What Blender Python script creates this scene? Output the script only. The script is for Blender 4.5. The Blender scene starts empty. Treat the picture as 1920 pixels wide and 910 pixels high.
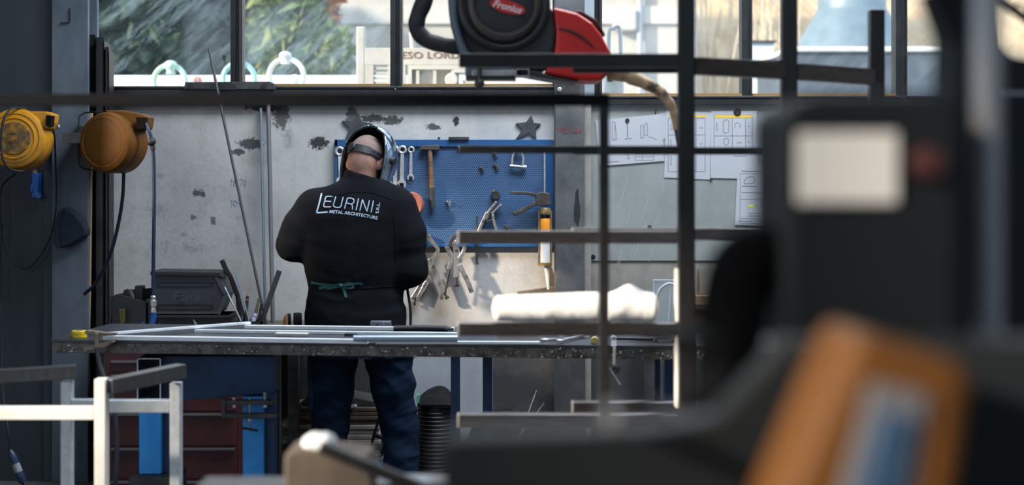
import bpy, bmesh, math, random
import numpy as np
from mathutils import Vector, Matrix, noise as mnoise
from mathutils.bvhtree import BVHTree
random.seed(7)
C = bpy.context.scene.collection
scn = bpy.context.scene
# ------------------------------------------------------------------ camera, light, exposure
FPX, HOR, CZ = 2900.0, 330.0, 1.53          # focal length in pixels (1920 wide), horizon row, eye height
FOCUS = 7.25
cam_d = bpy.data.cameras.new('camera')
cam = bpy.data.objects.new('camera', cam_d); C.objects.link(cam)
cam.location = (0, 0, CZ); cam.rotation_euler = (math.pi / 2, 0, 0)
cam_d.sensor_width = 36.0; cam_d.lens = FPX / 1920 * 36.0
cam_d.shift_y = -(455 - HOR) / 1920
cam_d.clip_start = 0.05; cam_d.clip_end = 200
cam_d.dof.use_dof = True; cam_d.dof.focus_distance = FOCUS
cam_d.dof.aperture_fstop = 2.2
scn.camera = cam
w = bpy.data.worlds.new('sky'); scn.world = w; w.use_nodes = True
bg = w.node_tree.nodes['Background']
bg.inputs[0].default_value = (0.70, 0.84, 1.0, 1); bg.inputs[1].default_value = 1.5
sd = bpy.data.lights.new('sun', 'SUN'); so = bpy.data.objects.new('sun', sd); C.objects.link(so)
sd.energy = 6.0; sd.angle = math.radians(3.0); sd.color = (1.0, 0.86, 0.68)
SUN = Vector((0.891 * math.cos(math.radians(22)), 0.454 * math.cos(math.radians(22)), -math.sin(math.radians(22))))
so.rotation_euler = SUN.to_track_quat('-Z', 'Y').to_euler()
so.location = (-10, -4, 8)
def fill_lamp(name, x, y, sx, sy, watt, tilt=0.0):   # added area lamp brightening the wall and rack from above
    d = bpy.data.lights.new(name, 'AREA'); o = bpy.data.objects.new(name, d); C.objects.link(o)
    d.shape = 'RECTANGLE'; d.size = sx; d.size_y = sy; d.energy = watt; d.color = (.84, .92, 1.0)
    o.location = (x, y, 4.58); o.rotation_euler = (tilt, 0, 0)
fill_lamp('fill_over_bench', .9, 6.3, 3.2, 1.3, 172, math.radians(12))
fill_lamp('fill_over_rack', .2, 4.1, 1.2, .8, 32)
vs = scn.view_settings
scn.display_settings.display_device = 'sRGB'
vs.view_transform = 'Standard'; vs.look = 'None'; vs.gamma = 1.0; vs.use_curve_mapping = False
vs.exposure = 0.62
try:
    scn.cycles.use_denoising = True
    scn.cycles.max_bounces = 8; scn.cycles.transparent_max_bounces = 16
    scn.cycles.caustics_reflective = False; scn.cycles.caustics_refractive = False
    scn.cycles.sample_clamp_indirect = 4.0
except Exception: pass

# ------------------------------------------------------------------ helpers
def P(px, py, Y): return Vector(((px - 960) * Y / FPX, Y, CZ - (py - HOR) * Y / FPX))
def G(px, py, z):                            # where the line of sight meets the level z
    Y = (CZ - z) * FPX / (py - HOR); return P(px, py, Y)
def S(n, Y): return n * Y / FPX
WL = {}
def thing(name, label, cat, loc, group=None):
    o = bpy.data.objects.new(name, None); C.objects.link(o)
    o.empty_display_size = 0.05
    o.location = loc; WL[o.name] = Vector(loc)
    o['label'] = label; o['category'] = cat
    if group: o['group'] = group
    return o
def tag(o, label, cat, group=None, kind=None):
    o['label'] = label; o['category'] = cat
    if group: o['group'] = group
    if kind: o['kind'] = kind
    return o
def dup(o, parent=None, off=None):           # a copy of a thing with its parts and sub-parts
    c = o.copy(); C.objects.link(c); c.parent = parent
    WL[c.name] = WL.get(o.name, Vector()).copy()
    if off is not None: c.location = Vector(o.location) + Vector(off); WL[c.name] = WL[c.name] + Vector(off)
    for ch in list(o.children): dup(ch, c)
    return c
def cr(pts, k=6, closed=False):              # smooth path through points
    pts = [Vector(p) for p in pts]; n = len(pts); out = []
    for i in range(n if closed else n - 1):
        if closed: a, b, c, d = (pts[(i + j - 1) % n] for j in range(4))
        else: a, b, c, d = pts[max(i - 1, 0)], pts[i], pts[i + 1], pts[min(i + 2, n - 1)]
        for j in range(k):
            t = j / k
            out.append(0.5 * ((2 * b) + (c - a) * t + (2 * a - 5 * b + 4 * c - d) * t * t + (3 * b - a - 3 * c + d) * t ** 3))
    if not closed: out.append(pts[-1])
    return out
class MB:
    def __init__(s): s.v = []; s.f = []; s.m = []
    def add(s, vs, fs, m=0):
        b = len(s.v); s.v += [Vector(v) for v in vs]
        for f in fs: s.f.append([i + b for i in f]); s.m.append(m)
        return s
    def hexa(s, p, m=0):
        return s.add(p, [(0,3,2,1),(4,5,6,7),(0,1,5,4),(1,2,6,5),(2,3,7,6),(3,0,4,7)], m)
    def box(s, x0, y0, z0, x1, y1, z1, m=0):
        x0, x1 = min(x0, x1), max(x0, x1); y0, y1 = min(y0, y1), max(y0, y1); z0, z1 = min(z0, z1), max(z0, z1)
        return s.hexa([(x0,y0,z0),(x1,y0,z0),(x1,y1,z0),(x0,y1,z0),(x0,y0,z1),(x1,y0,z1),(x1,y1,z1),(x0,y1,z1)], m)
    def obox(s, c, ax, ay, az, m=0):         # centre and three half-axis vectors
        c, ax, ay, az = Vector(c), Vector(ax), Vector(ay), Vector(az)
        return s.hexa([c-ax-ay-az, c+ax-ay-az, c+ax+ay-az, c-ax+ay-az, c-ax-ay+az, c+ax-ay+az, c+ax+ay+az, c-ax+ay+az], m)
    def bar(s, p0, p1, wd, ht, up=(0, 0, 1), m=0):
        p0, p1 = Vector(p0), Vector(p1); d = p1 - p0; L = d.length; d = d / L
        u = Vector(up)
        if abs(d.dot(u)) > .98: u = Vector((0, 1, 0))
        r = d.cross(u).normalized(); u = r.cross(d).normalized()
        return s.obox((p0 + p1) / 2, d * L / 2, r * wd / 2, u * ht / 2, m)
    def prism(s, poly, a, b, m=0):           # polygon of points, shifted by vector a and by vector b
        a, b = Vector(a), Vector(b); n = len(poly)
        vs = [Vector(p) + a for p in poly] + [Vector(p) + b for p in poly]
        return s.add(vs, [list(range(n))[::-1], list(range(n, 2*n))] + [(i, (i+1) % n, n + (i+1) % n, n + i) for i in range(n)], m)
    def ring(s, c, d, r, n, ref=None):
        d = d.normalized()
        u = ref if ref is not None else (Vector((0, 0, 1)) if abs(d.z) < .9 else Vector((1, 0, 0)))
        x = (u - d * u.dot(d)).normalized(); y = d.cross(x)
        return [c + x * r * math.cos(2*math.pi*i/n) + y * r * math.sin(2*math.pi*i/n) for i in range(n)], x
    def tube(s, path, r, n=8, closed=False, m=0, flat=None):
        path = [Vector(p) for p in path]; N = len(path); rings = []; ref = None
        for i, p in enumerate(path):
            if closed: d = path[(i+1) % N] - path[(i-1) % N]
            else: d = path[min(i+1, N-1)] - path[max(i-1, 0)]
            if d.length < 1e-9: d = Vector((0, 0, 1))
            rr = r(i / max(1, N-1)) if callable(r) else r
            rg, ref = s.ring(p, d, rr, n, ref)
            rings.append(rg)
        vs = [q for rg in rings for q in rg]; fs = []
        for i in range(N if closed else N - 1):
            j = (i + 1) % N
            for k in range(n):
                fs.append((i*n+k, i*n+(k+1) % n, j*n+(k+1) % n, j*n+k))
        if not closed: fs += [list(range(n))[::-1], list(range((N-1)*n, N*n))]
        return s.add(vs, fs, m)
    def cyl(s, p0, p1, r0, r1=None, n=16, m=0):
        r1 = r0 if r1 is None else r1; p0, p1 = Vector(p0), Vector(p1); d = p1 - p0
        a, x = s.ring(p0, d, r0, n); b, _ = s.ring(p1, d, r1, n, x)
        return s.add(a + b, [list(range(n))[::-1], list(range(n, 2*n))] + [(i, (i+1) % n, n+(i+1) % n, n+i) for i in range(n)], m)
    def lathe(s, c, axis, prof, n=32, m=0, caps=True):  # prof: (radius, distance along the axis)
        c, axis = Vector(c), Vector(axis).normalized(); ref = None; vs = []; fs = []
        for r, h in prof:
            rg, ref = s.ring(c + axis * h, axis, max(r, 1e-5), n, ref); vs += rg
        for i in range(len(prof) - 1):
            for k in range(n): fs.append((i*n+k, i*n+(k+1) % n, (i+1)*n+(k+1) % n, (i+1)*n+k))
        if prof[0] == prof[-1]: caps = False
        if caps and prof[0][0] > 1e-4: fs.append(list(range(n))[::-1])
        if caps and prof[-1][0] > 1e-4: fs.append(list(range((len(prof)-1)*n, len(prof)*n)))
        return s.add(vs, fs, m)
    def ell(s, c, r, nu=20, nv=12, R=None, m=0):
        c = Vector(c); vs = []; fs = []
        for j in range(nv + 1):
            t = math.pi * j / nv
            for i in range(nu):
                p = 2 * math.pi * i / nu
                q = Vector((r[0]*math.sin(t)*math.cos(p), r[1]*math.sin(t)*math.sin(p), r[2]*math.cos(t)))
                vs.append(c + (R @ q if R is not None else q))
        for j in range(nv):
            for i in range(nu): fs.append((j*nu+i, (j+1)*nu+i, (j+1)*nu+(i+1) % nu, j*nu+(i+1) % nu))
        return s.add(vs, fs, m)
    def torus(s, c, axis, R, r, n=40, k=10, m=0):
        c = Vector(c); path, _ = s.ring(c, Vector(axis), R, n); return s.tube(path, r, k, True, m)
    def build(s, name, mat, parent=None, smooth=True, bevel=0, seg=2, weld=False, sub=0, kind=None):
        me = bpy.data.meshes.new(name)
        o = bpy.data.objects.new(name, me); C.objects.link(o)
        off = Vector((0, 0, 0))
        if parent is not None:
            off = WL[parent.name]; o.parent = parent; WL[o.name] = off
        else:
            vv = np.array([tuple(v) for v in s.v]); lo, hi = vv.min(0), vv.max(0)
            off = Vector(((lo[0]+hi[0])/2, (lo[1]+hi[1])/2, lo[2])); o.location = off; WL[o.name] = off
        me.from_pydata([tuple(v - off) for v in s.v], [], s.f)
        mats = mat if isinstance(mat, (list, tuple)) else [mat]
        for mm in mats: me.materials.append(mm)
        if len(mats) > 1: me.polygons.foreach_set('material_index', s.m)
        bm = bmesh.new(); bm.from_mesh(me)
        if weld: bmesh.ops.remove_doubles(bm, verts=bm.verts, dist=1e-5)
        bmesh.ops.recalc_face_normals(bm, faces=bm.faces)
        if smooth:
            for f in bm.faces: f.smooth = True
            for e in bm.edges:
                if len(e.link_faces) == 2 and e.calc_face_angle(0) > math.radians(38): e.smooth = False
        bm.to_mesh(me); bm.free(); me.update()
        if bevel:
            b = o.modifiers.new('bevel', 'BEVEL'); b.width = bevel; b.segments = seg; b.limit_method = 'ANGLE'; b.angle_limit = math.radians(35)
            if smooth: b.harden_normals = False
        if sub:
            b = o.modifiers.new('sub', 'SUBSURF'); b.levels = sub; b.render_levels = sub
        if kind: o['kind'] = kind
        return o
def struct(name, mb, mat, **k):
    o = mb.build(name, mat, smooth=k.pop('smooth', False), **k); o['kind'] = 'structure'; return o

# ------------------------------------------------------------------ materials
def nodes(m):
    m.use_nodes = True; nt = m.node_tree; return nt, nt.nodes['Principled BSDF']
def rgb(c): return (c[0], c[1], c[2], 1)
MC = {}
def mat(name, col, rough=.5, metal=0, col2=None, scale=8, lo=.4, hi=.65, bump=0, bscale=None, spec=None, stretch=None, detail=5, coat=0):
    if name in MC: return MC[name]
    m = bpy.data.materials.new(name); nt, b = nodes(m); MC[name] = m
    b.inputs['Base Color'].default_value = rgb(col); b.inputs['Roughness'].default_value = rough; b.inputs['Metallic'].default_value = metal
    if spec is not None: b.inputs['Specular IOR Level'].default_value = spec
    if coat: b.inputs['Coat Weight'].default_value = coat; b.inputs['Coat Roughness'].default_value = .08
    if col2 is not None or bump:
        tc = nt.nodes.new('ShaderNodeTexCoord'); mp = nt.nodes.new('ShaderNodeMapping')
        nt.links.new(tc.outputs['Object'], mp.inputs[0])
        if stretch: mp.inputs['Scale'].default_value = stretch
        nz = nt.nodes.new('ShaderNodeTexNoise'); nz.inputs['Scale'].default_value = scale; nz.inputs['Detail'].default_value = detail
        nz.inputs['Roughness'].default_value = .65
        nt.links.new(mp.outputs[0], nz.inputs['Vector'])
        if col2 is not None:
            r = nt.nodes.new('ShaderNodeMapRange'); r.inputs[1].default_value = lo; r.inputs[2].default_value = hi
            nt.links.new(nz.outputs[0], r.inputs[0])
            mx = nt.nodes.new('ShaderNodeMix'); mx.data_type = 'RGBA'
            mx.inputs[6].default_value = rgb(col); mx.inputs[7].default_value = rgb(col2)
            nt.links.new(r.outputs[0], mx.inputs[0]); nt.links.new(mx.outputs[2], b.inputs['Base Color'])
        if bump:
            nb = nz
            if bscale:
                nb = nt.nodes.new('ShaderNodeTexNoise'); nb.inputs['Scale'].default_value = bscale; nb.inputs['Detail'].default_value = 4
                nt.links.new(mp.outputs[0], nb.inputs['Vector'])
            bp = nt.nodes.new('ShaderNodeBump'); bp.inputs['Strength'].default_value = bump; bp.inputs['Distance'].default_value = .01
            nt.links.new(nb.outputs[0], bp.inputs['Height']); nt.links.new(bp.outputs[0], b.inputs['Normal'])
    return m
class NT:                                    # tiny node-math helper
    def __init__(s, m): s.nt, s.b = nodes(m)
    def n(s, t, **k):
        x = s.nt.nodes.new(t)
        for a, v in k.items(): setattr(x, a, v)
        return x
    def lk(s, a, b): s.nt.links.new(a, b)
    def mth(s, op, a, b=None, c=None, clamp=False):
        x = s.n('ShaderNodeMath', operation=op, use_clamp=clamp)
        for i, q in enumerate((a, b, c)):
            if q is None: continue
            if isinstance(q, (int, float)): x.inputs[i].default_value = q
            else: s.lk(q, x.inputs[i])
        return x.outputs[0]
    def noise(s, vec, scale, detail=5, rough=.6):
        x = s.n('ShaderNodeTexNoise'); x.inputs['Scale'].default_value = scale; x.inputs['Detail'].default_value = detail; x.inputs['Roughness'].default_value = rough
        s.lk(vec, x.inputs['Vector']); return x.outputs[0]
    def rng(s, v, a, b, c=0, d=1):
        x = s.n('ShaderNodeMapRange'); x.inputs[1].default_value = a; x.inputs[2].default_value = b; x.inputs[3].default_value = c; x.inputs[4].default_value = d
        s.lk(v, x.inputs[0]); return x.outputs[0]
    def mix(s, f, a, b):
        x = s.n('ShaderNodeMix', data_type='RGBA')
        for i, q in ((0, f), (6, a), (7, b)):
            if isinstance(q, (int, float)): x.inputs[i].default_value = q
            elif isinstance(q, tuple): x.inputs[i].default_value = rgb(q)
            else: s.lk(q, x.inputs[i])
        return x.outputs[2]
    def mapping(s, vec, scale=(1, 1, 1), rot=(0, 0, 0), loc=(0, 0, 0)):
        x = s.n('ShaderNodeMapping'); x.inputs['Scale'].default_value = scale; x.inputs['Rotation'].default_value = rot; x.inputs['Location'].default_value = loc
        s.lk(vec, x.inputs[0]); return x.outputs[0]

steel_black = mat('black steel', (.014, .0145, .016), .42, .2, (.022, .020, .019), 25)
steel_dark = mat('dark steel', (.05, .052, .056), .45, .5, (.10, .09, .085), 18)
steel_grey = mat('grey steel', (.34, .35, .37), .38, .45, (.21, .22, .24), 14)
steel_bright = mat('bright steel', (.66, .67, .69), .28, .65, (.44, .44, .46), 20)
polished = mat('oily plated steel', (.90, .89, .86), .18, .85, (.45, .43, .40), 14, .5, .58)
void_black = mat('matt black', (.006, .006, .006), .9, spec=.1)
chrome = mat('chrome', (.86, .86, .86), .26, .6, (.62, .60, .57), 30)
galv = mat('galvanised steel', (.56, .60, .64), .45, .25, (.44, .48, .52), 30, bump=.03)
galv_front = mat('pale front steel', (.86, .85, .80), .5, 0, (.80, .78, .72), 20)  # front tubes of the stand, paler and warmer than the rear ones
black_plastic = mat('black plastic', (.018, .019, .021), .42, 0, (.03, .03, .032), 20)
black_rubber = mat('black rubber', (.014, .015, .017), .6)
dark_blue_hose = mat('blue hose', (.008, .026, .062), .45)
blue_paint = mat('blue paint', (.04, .36, .92), .42, 0, (.03, .27, .72), 9, .5, .75)
blue_dark = mat('deep blue paint', (.012, .06, .16), .45, 0, (.008, .03, .08), 5)
blue_plastic = mat('blue plastic', (.01, .09, .36), .4)
red_paint = mat('dark red paint', (.085, .016, .016), .5, 0, (.06, .012, .013), 10)
yellow = mat('yellow plastic', (.78, .56, .02), .4)
paper = mat('white paper', (.44, .455, .495), .7)
ink = mat('ink', (.12, .13, .17), .8)
orange_ink = mat('yellow print', (.72, .50, .05), .8)
rust = mat('rusty steel', (.30, .24, .18), .6, .3, (.13, .09, .07), 30)
wood = mat('timber', (.50, .34, .20), .65, 0, (.36, .22, .12), 12, stretch=(8, 8, 1))
wood_dark = mat('grimy timber', (.15, .115, .085), .7, 0, (.08, .06, .05), 14)
# ------------------------------------------------------------------ the setting
YW = 8.0                                      # face of the back wall
def wall_material():
    m = bpy.data.materials.new('old plaster'); t = NT(m)
    g = t.n('ShaderNodeNewGeometry').outputs['Position']
    sp = t.n('ShaderNodeSeparateXYZ'); t.lk(g, sp.inputs[0]); X, Z = sp.outputs[0], sp.outputs[2]
    n1 = t.noise(g, 2.2, 6); n2 = t.noise(g, 11, 6, .7); n3 = t.noise(g, 52, 5, .72)
    col = t.mix(t.rng(n1, .35, .68), (.56, .55, .535), (.42, .42, .425))
    col = t.mix(t.mth('MULTIPLY', t.rng(n2, .50, .72), .55), col, (.33, .32, .31))
    # vertical run marks
    st = t.noise(t.mapping(g, (14, 14, .9)), 2.0, 4)
    col = t.mix(t.mth('MULTIPLY', t.rng(st, .56, .8), .5), col, (.36, .35, .34))
    def blob(px, py, rx, ry, amt, edge=.80, nz=None):
        c = P(px, py, YW); rx, rz = S(rx, YW), S(ry, YW)
        a = t.mth('DIVIDE', t.mth('SUBTRACT', X, c.x), rx); b = t.mth('DIVIDE', t.mth('SUBTRACT', Z, c.z), rz)
        d = t.mth('SQRT', t.mth('ADD', t.mth('MULTIPLY', a, a), t.mth('MULTIPLY', b, b)))
        d = t.mth('ADD', d, t.mth('MULTIPLY', t.mth('SUBTRACT', nz or n3, .5), 2.8))
        return t.mth('MULTIPLY', t.rng(d, 1.0, edge), amt)
    # flaked-off paint, burn marks and grime
    for a in ((470, 270, 26, 12, .8), (448, 285, 14, 7, .8), (495, 200, 42, 10, .85), (528, 215, 16, 32, .75), (598, 268, 19, 13, .95),
              (700, 222, 26, 8, .85), (735, 226, 22, 9, .8), (660, 215, 12, 18, .7), (855, 228, 6, 10, .9), (812, 238, 14, 7, .8), (370, 362, 9, 7, .95), (380, 364, 6, 7, .9),
              (362, 408, 6, 6, .7), (400, 414, 6, 8, .7), (345, 440, 8, 7, .5), (300, 392, 26, 16, .42), (480, 300, 40, 22, .32), (540, 260, 12, 26, .5), (300, 330, 12, 8, .5)):
        col = t.mix(blob(*a[:4], min(1, a[4] * 1.12), .8 if a[4] > .6 else .05), col, (.030, .031, .034) if a[4] > .6 else (.15, .145, .14))
    for a in ((330, 380, 120, 90, .32), (330, 480, 150, 70, .30), (990, 500, 60, 50, .35), (860, 540, 60, 30, .15)):
        col = t.mix(blob(*a, edge=.0), col, (.27, .26, .25))
    n4 = t.noise(g, 9, 6, .75)               # scattered soft smudges on the left part of the wall
    c0 = P(360, 420, YW); dx = t.mth('DIVIDE', t.mth('SUBTRACT', X, c0.x), .42); dz = t.mth('DIVIDE', t.mth('SUBTRACT', Z, c0.z), .34)
    msk = t.rng(t.mth('ADD', t.mth('MULTIPLY', dx, dx), t.mth('MULTIPLY', dz, dz)), 1.0, .2)
    col = t.mix(t.mth('MULTIPLY', t.mth('MULTIPLY', t.rng(n4, .54, .66), msk), .55), col, (.13, .125, .12))
    sp3 = t.noise(g, 75, 2, .5)
    col = t.mix(t.mth('MULTIPLY', t.rng(sp3, .70, .76), .8), col, (.10, .09, .085))
    t.lk(col, t.b.inputs['Base Color']); t.b.inputs['Roughness'].default_value = .75
    bp = t.n('ShaderNodeBump'); bp.inputs['Strength'].default_value = .25; bp.inputs['Distance'].default_value = .01
    t.lk(n2, bp.inputs['Height']); t.lk(bp.outputs[0], t.b.inputs['Normal'])
    return m
plaster = wall_material()
concrete = mat('grey concrete', (.115, .12, .128), .75, 0, (.055, .058, .062), 6, .35, .65, bump=.25)
concrete_beige = mat('rough render', (.30, .28, .25), .8, 0, (.22, .21, .19), 9, bump=.3)
col_paint = mat('blue grey column paint', (.13, .16, .20), .55, 0, (.06, .078, .105), 4, .35, .65, stretch=(1, 1, .35))
panel_dark = mat('dark partition paint', (.030, .040, .050), .5, 0, (.022, .030, .038), 3, stretch=(3, 3, .3))
white_dull = mat('white lower render', (.40, .43, .47), .8, 0, (.33, .35, .38), 5)
frame_dark = mat('dark window frame', (.022, .024, .027), .4, .3, (.035, .036, .038), 14)
floor_m = mat('concrete floor', (.13, .13, .13), .55, 0, (.07, .07, .072), 3, bump=.1)
wall_grey = mat('grey side wall', (.15, .155, .16), .8)
ceil_m = mat('grey ceiling', (.16, .165, .17), .8)


zs = P(0, 166, YW).z; zs2 = P(0, 184, YW).z
XP0, XP1 = P(1040, 0, 7.9).x, P(1096, 0, 7.9).x
ZTOP = 3.3
struct('floor', MB().box(-5, -2, -.2, 5, 8.3, 0), floor_m)
q = MB(); q.box(-4.2, -.8, 4.6, 4.2, 5.6, 4.8); q.box(-4.2, 7.0, 4.6, 4.2, 8.25, 4.8); q.box(-4.2, 5.6, 4.6, -.75, 7.0, 4.8); q.box(2.55, 5.6, 4.6, 4.2, 7.0, 4.8)  # opening left in the unseen ceiling for the added lamp
struct('ceiling', q, ceil_m)
q = MB(); q.box(-4.2, -.8, 0, 4.2, -.6, 1.5); q.box(-4.2, -.8, 3.4, 4.2, -.6, 4.6); q.box(-4.2, -.8, 1.5, -3.6, -.6, 3.4); q.box(-1.7, -.8, 1.5, 1.0, -.6, 3.4); q.box(2.1, -.8, 1.5, 4.2, -.6, 3.4)  # unseen wall; openings put in to light the near machine
struct('wall_front', q, wall_grey)
b = MB(); b.box(-4.2, YW, 0, XP0 + .02, YW + .25, zs)
wb = struct('wall_back', b, plaster)
b = MB(); b.box(XP1 - .02, YW, 0, 4.2, YW + .25, zs2); struct('wall_back_right', b, concrete_beige)
b = MB(); b.box(-4.2, YW, ZTOP, 4.2, YW + .25, 4.6); struct('wall_back_upper', b, wall_grey)
# unseen left wall; gate and window openings shaped to place the sun patches
b = MB()
GA0, GA1, GT = .7, 3.36, 3.43; B0, B1, BZ0, BZ1 = 5.50, 6.24, 2.40, 3.17
b.box(-4.2, -.6, 0, -4, GA0, 4.6); b.box(-4.2, GA0, GT, -4, GA1, 4.6); b.box(-4.2, GA1, 0, -4, B0, 4.6)
b.box(-4.2, B0, 0, -4, B1, BZ0); b.box(-4.2, B0, BZ1, -4, B1, 4.6); b.box(-4.2, B1, 0, -4, 8.25, 4.6)
struct('wall_left', b, wall_grey)
struct('wall_right', MB().box(4, -.6, 0, 4.2, 8.25, 4.6), wall_grey)
# concrete pillar with steel plate, column and partition at the left
XC0, XC1, YC = P(97, 0, 7.72).x, P(165, 0, 7.72).x, 7.72
struct('pillar', MB().box(XP0, 7.9, 0, XP1, 8.2, 4.6), concrete, bevel=.006)
q = MB(); q.box(XC0, YC, 0, XC1, YC + .03, 4.6); q.box((XC0+XC1)/2 - .01, YC + .03, 0, (XC0+XC1)/2 + .01, YW - .02, 4.6); q.box(XC0, YW - .03, 0, XC1 - .02, YW, 4.6)
struct('column_left', q, col_paint, bevel=.003)
b = MB(); b.box(-4, YC + .03, 0, XC0, YC + .1, 4.6)
b.box(XC0 - .045, YC + .012, 0, XC0 - .002, YC + .03, P(0, 320, YC).z)
struct('partition_left', b, panel_dark)
b = MB(); b.box(XP1, 7.93, 0, XP1 + .035, 8.0, zs2); struct('trim_1', b, concrete_beige)
b = MB(); b.box(P(755, 0, YW).x, YW - .006, 0, P(924, 0, YW).x, YW, P(0, 660, YW).z); struct('trim_2', b, white_dull)
dark_low = mat('dark lower wall', (.045, .046, .048), .7, 0, (.085, .085, .085), 9, .5, .8)  # darker band over the wall below table height
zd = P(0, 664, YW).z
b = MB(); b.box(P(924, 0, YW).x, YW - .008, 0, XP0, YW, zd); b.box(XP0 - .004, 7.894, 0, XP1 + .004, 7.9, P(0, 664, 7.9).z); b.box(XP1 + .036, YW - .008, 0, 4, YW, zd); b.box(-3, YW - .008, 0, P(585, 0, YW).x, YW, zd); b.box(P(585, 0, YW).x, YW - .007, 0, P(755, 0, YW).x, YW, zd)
struct('low_wall_back', b, dark_low)
# window band: dark frames, mullions and dusty panes
def glass_material(name, dust, tint):
    m = bpy.data.materials.new(name); t = NT(m); nt = t.nt
    nt.nodes.remove(t.b); out = nt.nodes['Material Output']
    g = t.n('ShaderNodeNewGeometry').outputs['Position']
    a = t.noise(t.mapping(t.mapping(g, (1, 1, 1), (0, .75, 0)), (2.2, 2.2, 11)), 1.6, 5, .7)
    c = t.noise(g, 3.0, 4); s2 = t.noise(g, 95, 2, .5)
    f = t.mth('MULTIPLY', t.rng(a, .44, .66, .10, 1), t.rng(c, .3, .7, .35, 1.2))
    f = t.mth('ADD', t.mth('MULTIPLY', f, dust), t.mth('MULTIPLY', t.rng(s2, .66, .74), dust * .9), clamp=True)
    tr = t.n('ShaderNodeBsdfTransparent'); tr.inputs[0].default_value = (.96, .98, .99, 1)
    tl = t.n('ShaderNodeBsdfTranslucent'); tl.inputs[0].default_value = rgb(tint)
    mx = t.n('ShaderNodeMixShader'); t.lk(f, mx.inputs[0]); t.lk(tr.outputs[0], mx.inputs[1]); t.lk(tl.outputs[0], mx.inputs[2])
    gl = t.n('ShaderNodeBsdfGlossy'); gl.inputs['Roughness'].default_value = .05
    mg = t.n('ShaderNodeMixShader'); mg.inputs[0].default_value = .03; t.lk(mx.outputs[0], mg.inputs[1]); t.lk(gl.outputs[0], mg.inputs[2])
    t.lk(mg.outputs[0], out.inputs['Surface']); return m
glass_a = glass_material('dusty glass', .20, (.72, .86, .90))
glass_b = glass_material('lightly dusty glass', .10, (.9, .9, .86))
wood_sill = mat('varnished glazing bead', (.30, .17, .06), .5)
YG = 8.1
def window(n, px0, px1, zb, gm, ml, mr, bead=True):
    x0, x1 = P(px0, 0, YG).x, P(px1, 0, YG).x
    fr = MB()
    fr.box(x0 - ml, YG - .05, zb, x0, YG + .05, ZTOP); fr.box(x1, YG - .05, zb, x1 + mr, YG + .05, ZTOP)
    fr.box(x0 - ml, YG - .05, ZTOP - .06, x1 + mr, YG + .05, ZTOP)
    fr.box(x0 - ml, YG - .10, zb - .012, x1 + mr, YG + .06, zb + .012)
    fr.box(x0 - ml * .45, YG - .075, zb, x0 - ml * .2, YG - .05, ZTOP)
    o = struct('window_%d' % n, fr, frame_dark, bevel=.003)
    p = MB().box(x0, YG - .003, zb, x1, YG + .003, ZTOP - .06).build('pane', gm, o, smooth=False); p['kind'] = 'structure'
    if bead:
        q = MB().box(x0, YG - .06, zb + .013, x1, YG - .045, zb + .026).build('glazing_bead', wood_sill, o, smooth=False); q['kind'] = 'structure'
hm = S(11, YG)
q = MB(); q.box(-4.12, B0, BZ0, -4.05, B0 + .05, BZ1); q.box(-4.12, B1 - .05, BZ0, -4.05, B1, BZ1); q.box(-4.12, B0, BZ0, -4.05, B1, BZ0 + .05); q.box(-4.12, B0, BZ1 - .05, -4.05, B1, BZ1)
o = struct('window_7', q, frame_dark)
dirty = bpy.data.materials.new('sun dimming glass'); t = NT(dirty); t.nt.nodes.remove(t.b); tr = t.n('ShaderNodeBsdfTransparent'); tr.inputs[0].default_value = (.86, .84, .82, 1); t.lk(tr.outputs[0], t.nt.nodes['Material Output'].inputs['Surface'])  # added unseen pane, tinted to dim the sun reaching the wall
q = MB().box(-4.09, B0 + .05, BZ0 + .05, -4.084, B1 - .05, BZ1 - .05).build('pane', dirty, o, smooth=False); q['kind'] = 'structure'
window(1, 178, 435, zs, glass_a, .05, hm, False)
window(2, 457, 733, zs, glass_a, hm, hm)
window(3, 755, 1036, zs, glass_b, hm, .03)
window(4, 1128, 1388, zs2, glass_b, .04, hm)
window(5, 1408, 1675, zs2, glass_b, hm, hm)
window(6, 1697, 2010, zs2, glass_b, hm, .3, False)
b = MB(); b.box(P(170, 0, 7.97).x, 7.96, zs - .085, XP0, 8.02, zs - .008); struct('trim_3', b, frame_dark)
b = MB(); b.box(XP1, 7.965, zs2 - .035, 4, 8.02, zs2 - .008); struct('trim_4', b, frame_dark)
b = MB(); b.box(XP0 + .002, 7.885, P(0, 178, 7.9).z, P(1086, 0, 7.9).x, 7.9, P(0, 152, 7.9).z)
q = MB(); pts = [P(1082 + 5.5 * math.cos(a) * (1 + .25 * math.sin(3 * a)), 389 + 35 * math.sin(a) * (1 + .1 * math.cos(5 * a)), 7.9) for a in [2 * math.pi * k / 24 for k in range(24)]]
q.prism(pts, (0, -.0012, 0), (0, .0004, 0)); struct('trim_7', q, mat('oil stain', (.016, .017, .018), .6))
pl = struct('trim_5', b, steel_dark)
b = MB(); b.box(XP1, 7.9, zs2, XP1 + .05, 8.05, ZTOP); struct('trim_6', b, mat('pale steel jamb', (.30, .35, .38), .5, .3))
q = MB()
for px, py in ((1049, 168), (1073, 154)):
    p = P(px, py, 7.885); q.lathe(p, (0, -1, 0), [(.012, 0), (.012, .003), (.008, .006), (.004, .006), (.004, .003)], 14)
q = q.build('bolt', steel_bright, pl); q['kind'] = 'structure'
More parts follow.
